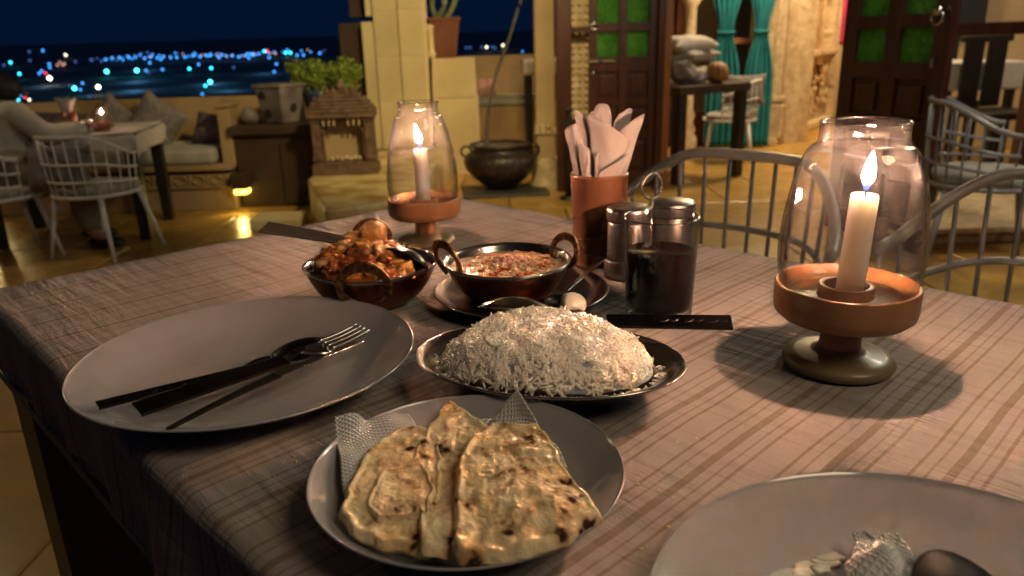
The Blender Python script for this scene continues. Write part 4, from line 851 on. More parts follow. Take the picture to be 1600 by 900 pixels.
o = copy_tree(cw_); o.location = (-2.66, 3.90, 0); o.rotation_euler = (0, 0, R(-42)); o['label'] = 'white tub chair at the far left edge, occupied by the person in the pale shirt'
o = copy_tree(cw_); o.location = (1.86, 6.42, 0); o.rotation_euler = (0, 0, R(75)); o.scale = (0.85,) * 3; o['label'] = 'white tub chair inside the room, in front of the teal curtains'
for c_, s_ in ((chairA, 1.0), (chairB, 1.0)): c_.scale = (s_,) * 3
cushion('back_cushion', 'knitted grey cushion in the white chair by the teal curtains', 'cushion', (1.95, 6.36, 0.58), (0.34, 0.26, 0.11), M_pillow, rx=(R(75), 0, R(-10)), seed=21)
cushion('back_cushion', 'grey brown cushion standing in the white chair of the far left table', 'cushion', (-2.30, 3.88, 0.46), (0.40, 0.26, 0.12), M_pillow, rx=(R(78), 0, R(-14)), seed=22)

# ================================================================== FAR LEFT TABLE AND ITS THINGS
t = thing('dining_table', 'far left table with pale cloth and dark legs beside the parapet bench', 'table', (-2.50, 4.41, 0), R(10))
b = MB()
def fc(u, v):
    x = (u - 0.5) * 1.12; y = (v - 0.5) * 0.86; ex = max(0, abs(x) - 0.42); ey = max(0, abs(y) - 0.30); d = math.hypot(ex, ey)
    px = math.copysign(min(abs(x), 0.42) + 0.02 * (1 - math.exp(-ex * 40)), x); py = math.copysign(min(abs(y), 0.30) + 0.02 * (1 - math.exp(-ey * 40)), y)
    w = 0.010 * math.sin(x * 22 + y * 17) * min(1, d * 12)
    return (px + w, py + w, 0.610 - d * 0.80)
b.grid(fc, 46, 40); b.build('tablecloth', M_linen, t, smooth=True, solid=0.003)
b = MB(); b.box((0, 0, 0.585), (0.86, 0.62, 0.035)); b.build('top', M_blackwood, t)
for (x, y) in ((0.38, 0.26), (0.38, -0.26), (-0.38, 0.26), (-0.38, -0.26)):
    b = MB(); b.box((x, y, 0.29), (0.058, 0.058, 0.58), taper=1.15); b.build('leg', M_blackwood, t, bevel=0.004)

def chimney_candle(label, loc, lean, far=False, s=1.0, hc=0.11, cr=0.0135, seed=0, neck=True):
    t = thing('candle_lamp', label, 'candle lamp', loc, lean); t.scale = (s, s, s)
    # turned wooden holder: foot, stem, tray
    b = MB(); b.lathe([(0.0, 0.0), (0.036, 0.0), (0.0435, 0.0025), (0.0455, 0.0065), (0.0435, 0.0105), (0.035, 0.0135), (0.024, 0.0150), (0.0190, 0.0165), (0.0172, 0.0195), (0.0, 0.0195)], n=56)
    b.build('foot', M_wood_base if not far else M_wood_holder, t, smooth=True)
    b = MB(); b.lathe([(0.0185, 0.0165), (0.0170, 0.020), (0.0165, 0.024), (0.0165, 0.044), (0.0, 0.044)], n=40); b.build('stem', M_wood_holder, t, smooth=True)
    b = MB(); b.lathe([(0.0, 0.0430), (0.034, 0.0435), (0.050, 0.0460), (0.0555, 0.051), (0.0565, 0.057), (0.0565, 0.0735), (0.0560, 0.0752), (0.0545, 0.0756), (0.0530, 0.0745), (0.0500, 0.066), (0.0490, 0.0640), (0.022, 0.0640), (0.0218, 0.0735), (0.0205, 0.0740), (0.0175, 0.0735), (0.0170, 0.0640), (0.0, 0.0635)], n=72); b.build('tray', M_wood_holder, t, smooth=True, bevel=0.0006)
    cb = MB(); n = 40
    prof = [(0.0, 0.0638), (cr, 0.0638), (cr * 1.01, 0.09), (cr, 0.12), (cr * 0.99, hc - 0.002), (cr * 0.93, hc), (cr * 0.5, hc - 0.0012), (0.0, hc - 0.0016)]
    cb.lathe(prof, n=n, wob=lambda a, z: 0.02 * noise.noise(Vector((math.cos(a) * 2, math.sin(a) * 2, z * 40 + seed))))
    ca = cb.build('candle', M_wax, t, smooth=True, rz=(R(1.0), R(2.0 - seed * 2.2), 0))
    wb = MB(); wb.tube([(0, 0, hc - 0.003), (0.0004, 0, hc + 0.004), (0.0012, 0, hc + 0.0075)], 0.0006, 6); wb.build('wick', M_wick, ca, smooth=True)
    fb = MB(); fl = 0.031 + 0.003 * (seed == 1)
    lean2 = -0.004 if seed == 1 else 0.001
    fp = [(0.0, 0.0), (0.0016, 0.0012), (0.0030, 0.0045), (0.0045, 0.0085), (0.0049, 0.0125), (0.0042, 0.018), (0.0030, 0.023), (0.0014, 0.0275), (0.0, fl)]
    fb.lathe(fp, n=24); fb.v = [(x + lean2 * (z / 0.03) ** 1.5, y, z + hc + 0.003) for x, y, z in fb.v]
    fb.build('flame', M_flame if not far else M_flame_far, ca, smooth=True)
    g = MB()
    if neck: out = [(0.045, 0.0655), (0.0500, 0.070), (0.0540, 0.080), (0.0562, 0.095), (0.0560, 0.115), (0.0530, 0.140), (0.0485, 0.162), (0.0435, 0.178), (0.0385, 0.1865), (0.0345, 0.1895), (0.0332, 0.193), (0.0330, 0.2035), (0.0338, 0.2060)]
    else: out = [(0.045, 0.0655), (0.0510, 0.072), (0.0540, 0.084), (0.0550, 0.100), (0.0530, 0.125), (0.0480, 0.155), (0.0420, 0.180), (0.0365, 0.196), (0.0330, 0.2015), (0.0308, 0.2045), (0.0303, 0.209), (0.0303, 0.2155), (0.0320, 0.2190)]
    sm = [tuple(p)[:2] for p in bez([(r, z, 0) for r, z in out], 4)]
    inn = [(r - 0.0020, z) for r, z in reversed(sm)]; inn[0] = (sm[-1][0] - 0.0012, sm[-1][1] + 0.0008)
    g.lathe(sm + inn, n=72, wob=lambda a, z: 0.012 * noise.noise(Vector((math.cos(a) * 1.5, math.sin(a) * 1.5, z * 25 + 5 * seed))))
    k = len(sm + inn); g.f += [(i * k, i * k + k - 1, ((i + 1) % 72) * k + k - 1, ((i + 1) % 72) * k) for i in range(72)]
    gg = g.build('chimney', M_chimney, t, smooth=True)
    return t

# things on the far table
q = chimney_candle('tiny lit candle lamp on the far left dining table by the parapet', (-2.215, 4.25, 0.612), 0.0, far=True, s=0.66, hc=0.135, cr=0.0105, seed=2)
b = MB(); b.lathe([(0.0, 0.0), (0.032, 0.0), (0.037, 0.05), (0.040, 0.115), (0.036, 0.115), (0.033, 0.10), (0.0, 0.10)], n=24); t = thing('napkin_holder', 'small terracotta cup of folded napkins on the far left dining table', 'napkin holder', (-2.355, 4.17, 0.612)); b.build('cup', M_terra, t, smooth=True)
b = MB()
for k in range(7):
    a = k * 0.9; b.add([(0.015 * math.cos(a), 0.015 * math.sin(a), 0.09), (0.015 * math.cos(a + 2), 0.015 * math.sin(a + 2), 0.09), (0.055 * math.cos(a + 1), 0.04 * math.sin(a + 1), 0.19), (0.05 * math.cos(a), 0.04 * math.sin(a), 0.17)], [(0, 1, 2, 3)])
b.build('napkin', M_napkin, t, solid=0.004)
t = thing('shaker_set', 'small steel shaker pair beside the napkin cup on the far table', 'shaker set', (-2.285, 4.18, 0.612))
for sx in (-1, 1):
    b = MB(); b.lathe([(0.0, 0), (0.018, 0), (0.019, 0.06), (0.014, 0.072), (0.0, 0.075)], n=16); b.build('shaker', M_steel, t, loc=(sx * 0.022, 0, 0), smooth=True)

# ================================================================== PERSON at the far left table
def skin(name, pts, edges, radii, m, parent, sub=2, root=0):
    me = bpy.data.meshes.new(name); me.from_pydata(pts, edges, []); o = bpy.data.objects.new(name, me); COL.objects.link(o); me.materials.append(m)
    sk = o.modifiers.new('skin', 'SKIN'); sk.use_smooth_shade = True
    for i, r in enumerate(radii):
        v = me.skin_vertices[0].data[i]; v.radius = (r, r) if not isinstance(r, tuple) else r
        v.use_root = (i == root)
    s_ = o.modifiers.new('soft', 'SUBSURF'); s_.levels = sub; s_.render_levels = sub
    o.parent = parent; return o
P = thing('person', 'person in pale long-sleeved shirt seated at the far left table, forearm on the cloth', 'person', (-2.64, 4.00, 0)); P.scale = (1.0, 1.0, 0.955)
j = [(0, 0.0, 0.42), (0.0, 0.0, 0.56), (0.01, 0.02, 0.70), (0.02, 0.03, 0.80), (0.03, 0.04, 0.84), (0.05, 0.05, 0.885),      # pelvis..neck..head
     (-0.14, 0.08, 0.79), (-0.20, 0.14, 0.62), (-0.04, 0.26, 0.64),                 # left arm
     (0.13, -0.05, 0.785), (0.22, 0.03, 0.655), (0.36, 0.20, 0.662), (0.42, 0.25, 0.668),   # right arm, palm
     (0.09, -0.05, 0.42), (0.36, 0.04, 0.44), (0.36, 0.02, 0.10), (0.45, 0.05, 0.04),      # right leg
     (-0.06, 0.09, 0.42), (0.22, 0.26, 0.44), (0.20, 0.26, 0.10), (0.29, 0.29, 0.04),      # left leg
     (0.465, 0.262, 0.668), (0.468, 0.275, 0.668), (0.463, 0.288, 0.668), (0.452, 0.298, 0.668), (0.425, 0.285, 0.668)]
e = [(0, 1), (1, 2), (2, 3), (3, 4), (4, 5), (3, 6), (6, 7), (7, 8), (3, 9), (9, 10), (10, 11), (11, 12), (0, 13), (13, 14), (14, 15), (15, 16), (0, 17), (17, 18), (18, 19), (19, 20), (12, 21), (12, 22), (12, 23), (12, 24), (12, 25)]
rr = [0.10, 0.10, 0.11, 0.09, 0.045, 0.075, 0.055, 0.042, 0.030, 0.055, 0.042, 0.026, 0.024, 0.075, 0.055, 0.036, 0.03, 0.075, 0.055, 0.036, 0.03, 0.007, 0.007, 0.007, 0.006, 0.008]
body = skin('body', j, e, rr, M_skin, P, 2)
sh = [0, 1, 2, 3, 6, 7, 8, 9, 10, 11]; mp = {a: i for i, a in enumerate(sh)}
skin('shirt', [j[a] if a != 8 else (-0.06, 0.24, 0.64) for a in sh], [(mp[a], mp[b_]) for a, b_ in e if a in mp and b_ in mp], [0.125, 0.125, 0.135, 0.105, 0.070, 0.060, 0.048, 0.072, 0.060, 0.046], M_shirt, P, 2)
tr = [0, 13, 14, 15, 17, 18, 19]; mp = {a: i for i, a in enumerate(tr)}
skin('trousers', [j[a] for a in tr], [(mp[a], mp[b_]) for a, b_ in e if a in mp and b_ in mp], [0.11, 0.090, 0.075, 0.062, 0.090, 0.075, 0.062], M_trouser, P, 2)
b = MB(); b.blob((0.035, 0.045, 0.905), 0.092, (1.0, 0.95, 0.95), amp=0.10, fr=30, sub=3); b.build('hair', M_hair, P, smooth=True)
for (x, y) in ((0.42, 0.04), (0.26, 0.28)):
    b = MB(); b.blob((x, y, 0.035), 0.085, (1.25, 0.55, 0.40), amp=0.05, fr=10, sub=3); b.build('shoe', M_shoe, P, smooth=True)
b = MB()
b.blob((0.135, 0.07, 0.87), 0.018, (1.0, 0.7, 0.9), sub=2, amp=0.0); b.build('nose', M_skin, P, smooth=True)

# ================================================================== MAIN TABLE
TZ = 0.76; TH = R(-46.2); TA = Vector((-0.69, 0.85, 0))
T = thing('dining_table', 'near wooden dining table under the checked cloth, black square legs', 'table', (TA.x, TA.y, 0), TH)
TL, TW = 1.55, 0.80; t0 = 0.045
b = MB(); b.box((TL / 2 + 0.004, (t0 + TW) / 2 + 0.0, TZ - 0.022), (TL - 0.02, TW - t0 - 0.02, 0.035)); b.build('top', M_wood, T, bevel=0.006)
for x in (0.078, TL - 0.085):
    for y in (t0 + 0.055, TW - 0.07):
        b = MB(); b.box((x, y, 0.36), (0.095, 0.095, 0.72), taper=1.0); b.build('leg', M_blackwood, T, bevel=0.003)
b = MB(); b.box((TL / 2, TW - 0.045, 0.69), (TL - 0.25, 0.025, 0.08)); b.build('apron', M_wood, T)
tc_ = thing('tablecloth', 'beige brown checked linen tablecloth draped over the near dining table', 'tablecloth', (TA.x, TA.y, 0), TH)
NU, NV = 300, 200; drop = 0.088
umin, umax, vmin, vmax = -drop, TL + drop, t0 - drop, TW + drop
def edge(d, r=0.011):
    """unrolled distance past the edge -> (outward, down)"""
    if d <= 0: return 0.0, 0.0
    arc = r * PI / 2
    if d < arc: a = d / r; return r * math.sin(a), r * (1 - math.cos(a))
    return r + 0.05 * (d - arc), r + (d - arc)
vs = []; uvs = []
for jv in range(NV + 1):
    for iu in range(NU + 1):
        u = umin + (umax - umin) * iu / NU; v = vmin + (vmax - vmin) * jv / NV
        r = 0.011
        du = max(r - u, u - (TL - r), 0.0) ; dv = max((t0 + r) - v, v - (TW - r), 0.0)
        su = -1 if u < TL / 2 else 1; sv = -1 if v < (t0 + TW) / 2 else 1
        bu = min(max(u, r), TL - r); bv = min(max(v, t0 + r), TW - r)
        if du > 0 and dv > 0:
            d = math.hypot(du, dv); o_, dn = edge(d); ox, oy = o_ * du / d, o_ * dv / d
        else:
            ox, dn1 = edge(du); oy, dn2 = edge(dv); dn = max(dn1, dn2)
        wr = 0.0007 * noise.noise(Vector((u * 7, v * 26, 0))) + 0.0004 * noise.noise(Vector((u * 26, v * 9, 3)))
        fl = 0.020 * noise.noise(Vector((u * 9, v * 9, 1.0))) * min(1.0, dn / 0.07)
        vs.append((bu + su * (ox + fl * (du > 0)), bv + sv * (oy + fl * (dv > 0)), TZ - dn + wr - 0.0003)); uvs.append((u, v))
fs = [(jv * (NU + 1) + iu, jv * (NU + 1) + iu + 1, (jv + 1) * (NU + 1) + iu + 1, (jv + 1) * (NU + 1) + iu) for jv in range(NV) for iu in range(NU)]
me = bpy.data.meshes.new('cloth_sheet'); me.from_pydata(vs, [], fs); me.materials.append(M_cloth); uvl = me.uv_layers.new(name='cloth')
uvl.data.foreach_set('uv', [c for l in me.loops for c in uvs[l.vertex_index]]); me.polygons.foreach_set('use_smooth', [True] * len(me.polygons))
o = bpy.data.objects.new('cloth_sheet', me); COL.objects.link(o); o.parent = tc_
# stitched hem as its own part
b = MB(); hz = TZ - (0.011 + drop - 0.0) + 0.010
b.tube([(x, t0 - 0.0035 - 0.001, hz) for x in [0.02 + k * 0.05 for k in range(31)]], 0.0022, 5); b.build('hem', M_cloth, tc_)

# ------------------------------------------------------------------ candles on the near table
big = chimney_candle('larger lit candle lamp at the right, glass chimney with a neck on wooden stand', (0.2775, 0.593, TZ), 0.0, s=1.0, hc=0.1495, cr=0.0108, seed=0)
small = chimney_candle('smaller lit candle lamp with rounded glass chimney, behind the two copper bowls', (-0.1195, 1.043, TZ), 0.0, s=0.90, hc=0.150, cr=0.0112, seed=1, neck=False)

# ------------------------------------------------------------------ plates
def plate(label, c, r, h=0.024, foot=0.55):
    b = MB()
    prof = [(0.0, 0.0035), (r * foot * 0.92, 0.0030), (r * foot, 0.0), (r * foot * 1.04, 0.0008), (r * foot * 1.10, 0.0040), (r * 0.80, h * 0.42), (r * 0.93, h * 0.76), (r * 0.985, h * 0.95), (r, h), (r * 0.993, h + 0.0012), (r * 0.978, h * 0.985), (r * 0.92, h * 0.84), (r * 0.80, h * 0.52), (r * 0.66, h * 0.30), (r * 0.5, h * 0.235), (r * 0.25, h * 0.22), (0.0, h * 0.22)]
    b.lathe([(p.x, p.y) for p in bez([(x, z, 0) for x, z in prof], 3)], n=96)
    return tag(b.build('plate', M_white_cer, loc=c, smooth=True), label, 'plate')
plate('large white plate at the left with fork, knife and spoon lying in it', (-0.227, 0.600, TZ + 0.001), 0.1405, 0.0255)
plate('white plate in the foreground holding the flatbreads', (-0.031, 0.4065, TZ + 0.001), 0.0960, 0.0250)
plate('large white plate cut off by the bottom right corner', (0.1865, 0.2545, TZ + 0.001), 0.1330, 0.0250)

# ------------------------------------------------------------------ cutlery
def bar(b, p0, p1, w0, w1, th, n=10, sag=0.0, roll=0.0):
    p0, p1 = Vector(p0), Vector(p1); d = (p1 - p0).normalized(); s = d.cross(Vector((0, 0, 1))).normalized(); up = s.cross(d); s, up = s * math.cos(roll) + up * math.sin(roll), up * math.cos(roll) - s * math.sin(roll)
    vs = []
    for i in range(n + 1):
        f = i / n; c = p0.lerp(p1, f) + up * (sag * math.sin(PI * f)); w = w0 + (w1 - w0) * f
        vs += [c - s * w / 2 - up * th / 2, c + s * w / 2 - up * th / 2, c + s * w / 2 + up * th / 2, c - s * w / 2 + up * th / 2]
    fs = [(3, 2, 1, 0), tuple(4 * n + k for k in range(4))]
    for i in range(n):
        for k in range(4): fs.append((4 * i + k, 4 * i + (k + 1) % 4, 4 * i + 4 + (k + 1) % 4, 4 * i + 4 + k))
    b.add(vs, fs)
def spoon_bowl(b, c, d, L_, w, depth, flip=1, n=20, m=10, tilt=0.0):
    """egg-shaped bowl centred at c, long axis d (unit, may slope)"""
    c = Vector(c); d = Vector(d).normalized(); s = d.cross(Vector((0, 0, 1))).normalized(); s = (s * math.cos(tilt) + s.cross(d) * math.sin(tilt)); up = s.cross(d).normalized()
    vs = [c - up * depth * flip]; fs = []
    for jn in range(1, m + 1):
        q = jn / m
        for i in range(n):
            a = 2 * PI * i / n; x = math.cos(a) * L_ / 2 * q; y = math.sin(a) * w / 2 * q * (1 - 0.18 * math.cos(a))
            vs.append(c + d * x + s * y - up * (depth * flip * (1 - q * q)))
    for i in range(n): fs.append((0, 1 + i, 1 + (i + 1) % n))
    for jn in range(m - 1):
        for i in range(n): fs.append((1 + jn * n + i, 1 + (jn + 1) * n + i, 1 + (jn + 1) * n + (i + 1) % n, 1 + jn * n + (i + 1) % n))
    b.add(vs, fs)
def engraving(parent, p0, p1, w, m, n=5):
    p0, p1 = Vector(p0), Vector(p1); d = (p1 - p0).normalized(); s = d.cross(Vector((0, 0, 1))).normalized(); up = s.cross(d).normalized()
    b = MB()
    for k in range(n):
        c = p0.lerp(p1, (k + 0.5) / n) + up * 0.0002; r = w * 0.36 * (0.6 + 0.4 * (k % 2))
        b.tube([c + d * (r * math.cos(a) * (1 + 0.1 * a)) + s * (r * math.sin(a)) for a in [j_ * 0.6 for j_ in range(9)]], 0.00022, 4)
    b.build('engraving', m, parent)
z0 = TZ + 0.0255
# spoon (topmost handle), lying face down
t = thing('spoon', 'spoon with dark engraved handle, farthest of the three pieces of cutlery on the left plate', 'spoon')
b = MB(); bar(b, (-0.3095, 0.506, z0), (-0.2235, 0.5735, z0 - 0.004), 0.0110, 0.0080, 0.0022, roll=R(-8)); bar(b, (-0.2235, 0.5735, z0 - 0.004), (-0.206, 0.590, z0 - 0.001), 0.0072, 0.0050, 0.0020, n=6, sag=0.002)
b.build('handle', M_dsteel, t, bevel=0.0004); engraving(t, (-0.3095, 0.506, z0 + 0.0011), (-0.232, 0.567, z0 - 0.003), 0.009, M_dsteel, 9)
b = MB(); spoon_bowl(b, (-0.182, 0.612, z0 - 0.004), (0.75, 0.66, -0.02), 0.060, 0.040, 0.009, flip=-1); b.build('bowl', M_dsteel, t, smooth=True, solid=0.0012)
# fork
t = thing('fork', 'steel fork with bright tines lying over the spoon on the left plate', 'fork')
b = MB(); bar(b, (-0.2730, 0.4915, z0 + 0.003), (-0.188, 0.574, z0 + 0.003), 0.0185, 0.0140, 0.0026, n=12, roll=R(-10)); b.build('handle', M_dsteel, t, bevel=0.0005)
b = MB(); bar(b, (-0.188, 0.574, z0 + 0.003), (-0.176, 0.5865, z0 + 0.0085), 0.0115, 0.0065, 0.0020, n=6, sag=0.001); b.build('neck', M_dsteel, t)
d = Vector((0.86, 0.50, 0)).normalized(); d = Vector((0.75, 0.66, 0)).normalized(); s = Vector((d.y, -d.x, 0)); c0 = Vector((-0.182, 0.5815, z0 + 0.0085))
b = MB(); b.grid(lambda u, v: c0 + d * (0.026 * u) + s * ((v - 0.5) * (0.007 + 0.022 * smoothstep(0, 0.8, u))) + Vector((0, 0, -0.0035 * math.sin(u * PI / 2) - 0.002 * (v - 0.5) ** 2 * 4)), 8, 6); b.build('root', M_steel, t, smooth=True, solid=0.0014)
for k in range(4):
    v = (k + 0.5) / 4 - 0.5; b = MB(); p = [c0 + d * (0.0255 + 0.040 * q) + s * (v * 0.030 * (1 - 0.08 * q)) + Vector((0, 0, -0.0035 + 0.0055 * q * q)) for q in [i / 8 for i in range(9)]]
    b.tube(p, [0.0021 - 0.0008 * (i / 8) ** 2 for i in range(9)], 8, flat=0.9); b.build('tine', M_steel, t, smooth=True)
# knife
t = thing('knife', 'narrow steel table knife, nearest piece of cutlery on the left plate', 'knife')
b = MB(); bar(b, (-0.2425, 0.470, z0 - 0.002), (-0.188, 0.5495, z0 + 0.001), 0.004, 0.010, 0.0022, n=8, sag=0.001); b.build('handle', M_dsteel, t, bevel=0.0005)
b = MB(); bar(b, (-0.188, 0.5495, z0 + 0.001), (-0.132, 0.615, z0 + 0.002), 0.010, 0.006, 0.0012, n=8); b.build('blade', M_steel, t, bevel=0.0003)

# ------------------------------------------------------------------ copper serving bowls
def balti(name, label, c, r, h, rz, sq=0.0, rx=1.0):
    t = thing(name, label, 'serving bowl', c, rz)
    prof = [(0.0, 0.0), (r * 0.50, 0.0), (r * 0.60, 0.002), (r * 0.74, h * 0.22), (r * 0.87, h * 0.50), (r * 0.955, h * 0.80), (r * 0.985, h * 0.94)]
    wob = lambda a, z: sq * math.cos(4 * a) * (z / h)
    b = MB(); sm = [(p.x, p.y) for p in bez([(x, z, 0) for x, z in prof], 4)]; b.lathe(sm, n=72, sx=rx, wob=wob); b.build('body', M_copper, t, smooth=True)
    b = MB(); lin = [(r * 0.985, h * 0.90), (r * 1.0, h * 0.93), (r * 1.015, h * 0.985), (r * 1.010, h * 1.01), (r * 0.985, h * 1.005), (r * 0.955, h * 0.90), (r * 0.84, h * 0.50), (r * 0.70, h * 0.22), (r * 0.5, h * 0.06), (0, h * 0.06)]
    b.lathe(lin, n=72, sx=rx, wob=wob); b.build('lining', M_steel, t, smooth=True)
    return t
def ring_handle(t, c, r_out, w, th, a0, a1, axis_ang, tilt, m, n=28):
    """flat cast ring standing on edge; plane faces axis_ang"""
    b = MB(); vs = []; fs = []
    dx = Vector((math.cos(axis_ang), math.sin(axis_ang), 0)); nrm = Vector((-dx.y, dx.x, 0)); up = (Vector((0, 0, 1)) * math.cos(tilt) + nrm * math.sin(tilt)); nr = dx.cross(up)
    for i in range(n + 1):
        a = a0 + (a1 - a0) * i / n; wi = w * (1 + 0.18 * math.cos(2 * (a - PI / 2)) ) * (1.12 if i in (0, n) else 1)
        for (rr_, tt) in ((r_out, -th / 2), (r_out, th / 2), (r_out - wi, th / 2), (r_out - wi, -th / 2)):
            vs.append(Vector(c) + dx * (rr_ * math.cos(a)) + up * (rr_ * math.sin(a)) + nr * tt)
    for i in range(n):
        for k in range(4): fs.append((4 * i + k, 4 * i + (k + 1) % 4, 4 * i + 4 + (k + 1) % 4, 4 * i + 4 + k))
    fs += [(0, 1, 2, 3), (4 * n + 3, 4 * n + 2, 4 * n + 1, 4 * n)]
    b.add(vs, fs); return b.build('ring_handle', m, t, bevel=0.0012, smooth=True, seg=3)
w1c = Vector((-0.155, 0.800, TZ + 0.001)); w1 = balti('copper_bowl', 'left hammered copper serving bowl heaped with chunky orange curry', w1c, 0.0710, 0.044, 0.0, sq=0.030, rx=1.0)
ring_handle(w1, (0.006, -0.0760, 0.0400), 0.0290, 0.0100, 0.0035, R(-58), R(238), R(0), R(-12), M_brass)
ring_handle(w1, (-0.010, 0.0735, 0.052), 0.0250, 0.0090, 0.0035, R(-58), R(238), R(6), R(10), M_brass)
# curry in bowl one
CU = thing('paneer_curry', 'chunky orange brown paneer curry heaped in the left copper bowl', 'curry', w1c)
b = MB()
def heap(u, v):
    a = u * 2 * PI; q = v; rr_ = 0.0655 * q * (1 + 0.03 * math.cos(4 * a)); x, y = rr_ * math.cos(a), rr_ * math.sin(a)
    z = 0.034 + 0.014 * (1 - q ** 2.0) + 0.006 * noise.noise(Vector((x * 60, y * 60, 2))) * (1.1 - q) + 0.002 * noise.noise(Vector((x * 200, y * 200, 2)))
    return (x, y, z)
b.grid(heap, 90, 30); b.build('masala', M_masala, CU, smooth=True)
rp = random.Random(21); CH = [(-0.040, 0.004, 0.052, 0.011), (-0.020, 0.026, 0.060, 0.012), (0.002, 0.022, 0.070, 0.0125), (0.018, -0.014, 0.053, 0.012), (0.034, -0.022, 0.046, 0.010), (0.040, -0.036, 0.043, 0.010),
     (-0.026, -0.024, 0.050, 0.011), (-0.002, 0.000, 0.056, 0.013), (0.020, 0.012, 0.054, 0.011), (-0.044, -0.020, 0.045, 0.010), (-0.012, -0.038, 0.044, 0.009), (0.012, -0.040, 0.043, 0.010), (0.026, -0.046, 0.043, 0.009), (-0.030, 0.008, 0.056, 0.011), (-0.052, 0.010, 0.044, 0.009), (0.028, 0.000, 0.050, 0.011), (0.000, -0.022, 0.052, 0.011)]
for i, (x, y, z, r) in enumerate(CH):
    b = MB(); cube = i in (2, 1, 4, 10); r = r * 1.18
    b.blob((x, y, z), r, (1.0, rp.uniform(0.8, 1.0), rp.uniform(0.7, 0.95)), amp=0.50 if not cube else 0.16, fr=150 if not cube else 90, seed=i, sub=4, power=0.5 if cube else 0.7)
    b.build('curry_piece', M_paneer if (cube or i % 2) else M_masala, CU, smooth=True)
for i in range(16):
    x, y = rp.uniform(-0.05, 0.04), rp.uniform(-0.045, 0.035); b = MB(); a = rp.uniform(0, PI); zz_ = 0.049 + 0.012 * (1 - (x * x + y * y) / 0.0036)
    b.tube(bez([(x - 0.008 * math.cos(a), y - 0.008 * math.sin(a), zz_ - 0.003), (x, y, zz_ + 0.002), (x + 0.008 * math.cos(a), y + 0.008 * math.sin(a), zz_ - 0.002)], 4), 0.0022, 6, flat=1.7)
    b.build('onion_strip', M_masala if i % 3 else M_pepper, CU, smooth=True)
# serving spoon in bowl one
t = thing('serving_spoon', 'serving spoon resting in the left copper bowl, flat handle pointing to the back left', 'spoon')
b = MB(); bar(b, (-0.302, 0.905, TZ + 0.064), (-0.150, 0.815, TZ + 0.060), 0.021, 0.012, 0.0022, n=12, roll=R(-24)); b.build('handle', M_brushed, t, bevel=0.0005)
b = MB(); spoon_bowl(b, (-0.113, 0.785, TZ + 0.050), (0.80, -0.50, -0.15), 0.058, 0.042, 0.012, flip=-1, tilt=R(42)); b.build('bowl', M_dsteel, t, smooth=True, solid=0.0014)

sc = Vector((0.010, 0.783, TZ + 0.001))
b = MB(); pr_ = [(0.0, 0.003), (0.045, 0.003), (0.050, 0.0), (0.053, 0.001), (0.056, 0.004), (0.078, 0.010), (0.0945, 0.0145), (0.0950, 0.0155), (0.0935, 0.0158), (0.077, 0.0120), (0.055, 0.0062), (0.045, 0.0050), (0.0, 0.0050)]
b.lathe(pr_, n=80); tag(b.build('saucer_plate', M_steel, loc=sc, smooth=True), 'steel underplate beneath the right copper bowl', 'plate')
w2c = Vector((-0.004, 0.784, TZ + 0.007)); w2 = balti('copper_bowl', 'right hammered copper serving bowl of creamy red gravy on a steel underplate', w2c, 0.0680, 0.042, 0.0)
ring_handle(w2, (-0.064, -0.010, 0.046), 0.0245, 0.0092, 0.0038, R(-62), R(242), R(-52), R(-16), M_brass)
ring_handle(w2, (0.063, 0.020, 0.043), 0.0215, 0.0080, 0.0038, R(-62), R(242), R(-48), R(14), M_brass)
GR = thing('creamy_curry', 'creamy red gravy with crumbled cheese on top in the right copper bowl', 'curry', w2c)
b = MB()
def grav(u, v):
    a = u * 2 * PI; rr_ = 0.0645 * v; x, y = rr_ * math.cos(a), rr_ * math.sin(a)
    return (x, y, 0.0335 + 0.0022 * (1 - v * v) + 0.0011 * noise.noise(Vector((x * 90, y * 130, 4))) + 0.0012 * noise.noise(Vector((x * 260, y * 300, 6))))
b.grid(grav, 110, 40); b.build('gravy', M_gravy, GR, smooth=True)
b = MB()
for i in range(240):
    a = rp.uniform(0, 2 * PI); q = rp.random() ** 0.6 * 0.040; x, y = q * math.cos(a) * 1.1 + 0.004, q * math.sin(a) * 0.9 - 0.004
    b.blob((x, y, 0.0355 + 0.0018 * (1 - q / 0.04) + rp.uniform(-0.0005, 0.0005)), rp.uniform(0.0012, 0.0030), (1.3, 1, 0.6), amp=0.4, fr=400, seed=i, sub=1)
tag(b.build('crumbs', M_gravy, GR, smooth=True), kind='stuff')
b = MB()
for i in range(46):
    a = rp.uniform(0, 2 * PI); q = rp.random() ** 0.7 * 0.013
    b.blob((0.006 + q * math.cos(a) * 1.5, 0.012 + q * math.sin(a), 0.0375 + 0.006 * (1 - q / 0.013) * rp.random()), rp.uniform(0.0018, 0.0034), (1.2, 1, 0.8), amp=0.4, fr=300, seed=i, sub=2)
tag(b.build('grated_cheese', M_cream, GR, smooth=True), kind='stuff')
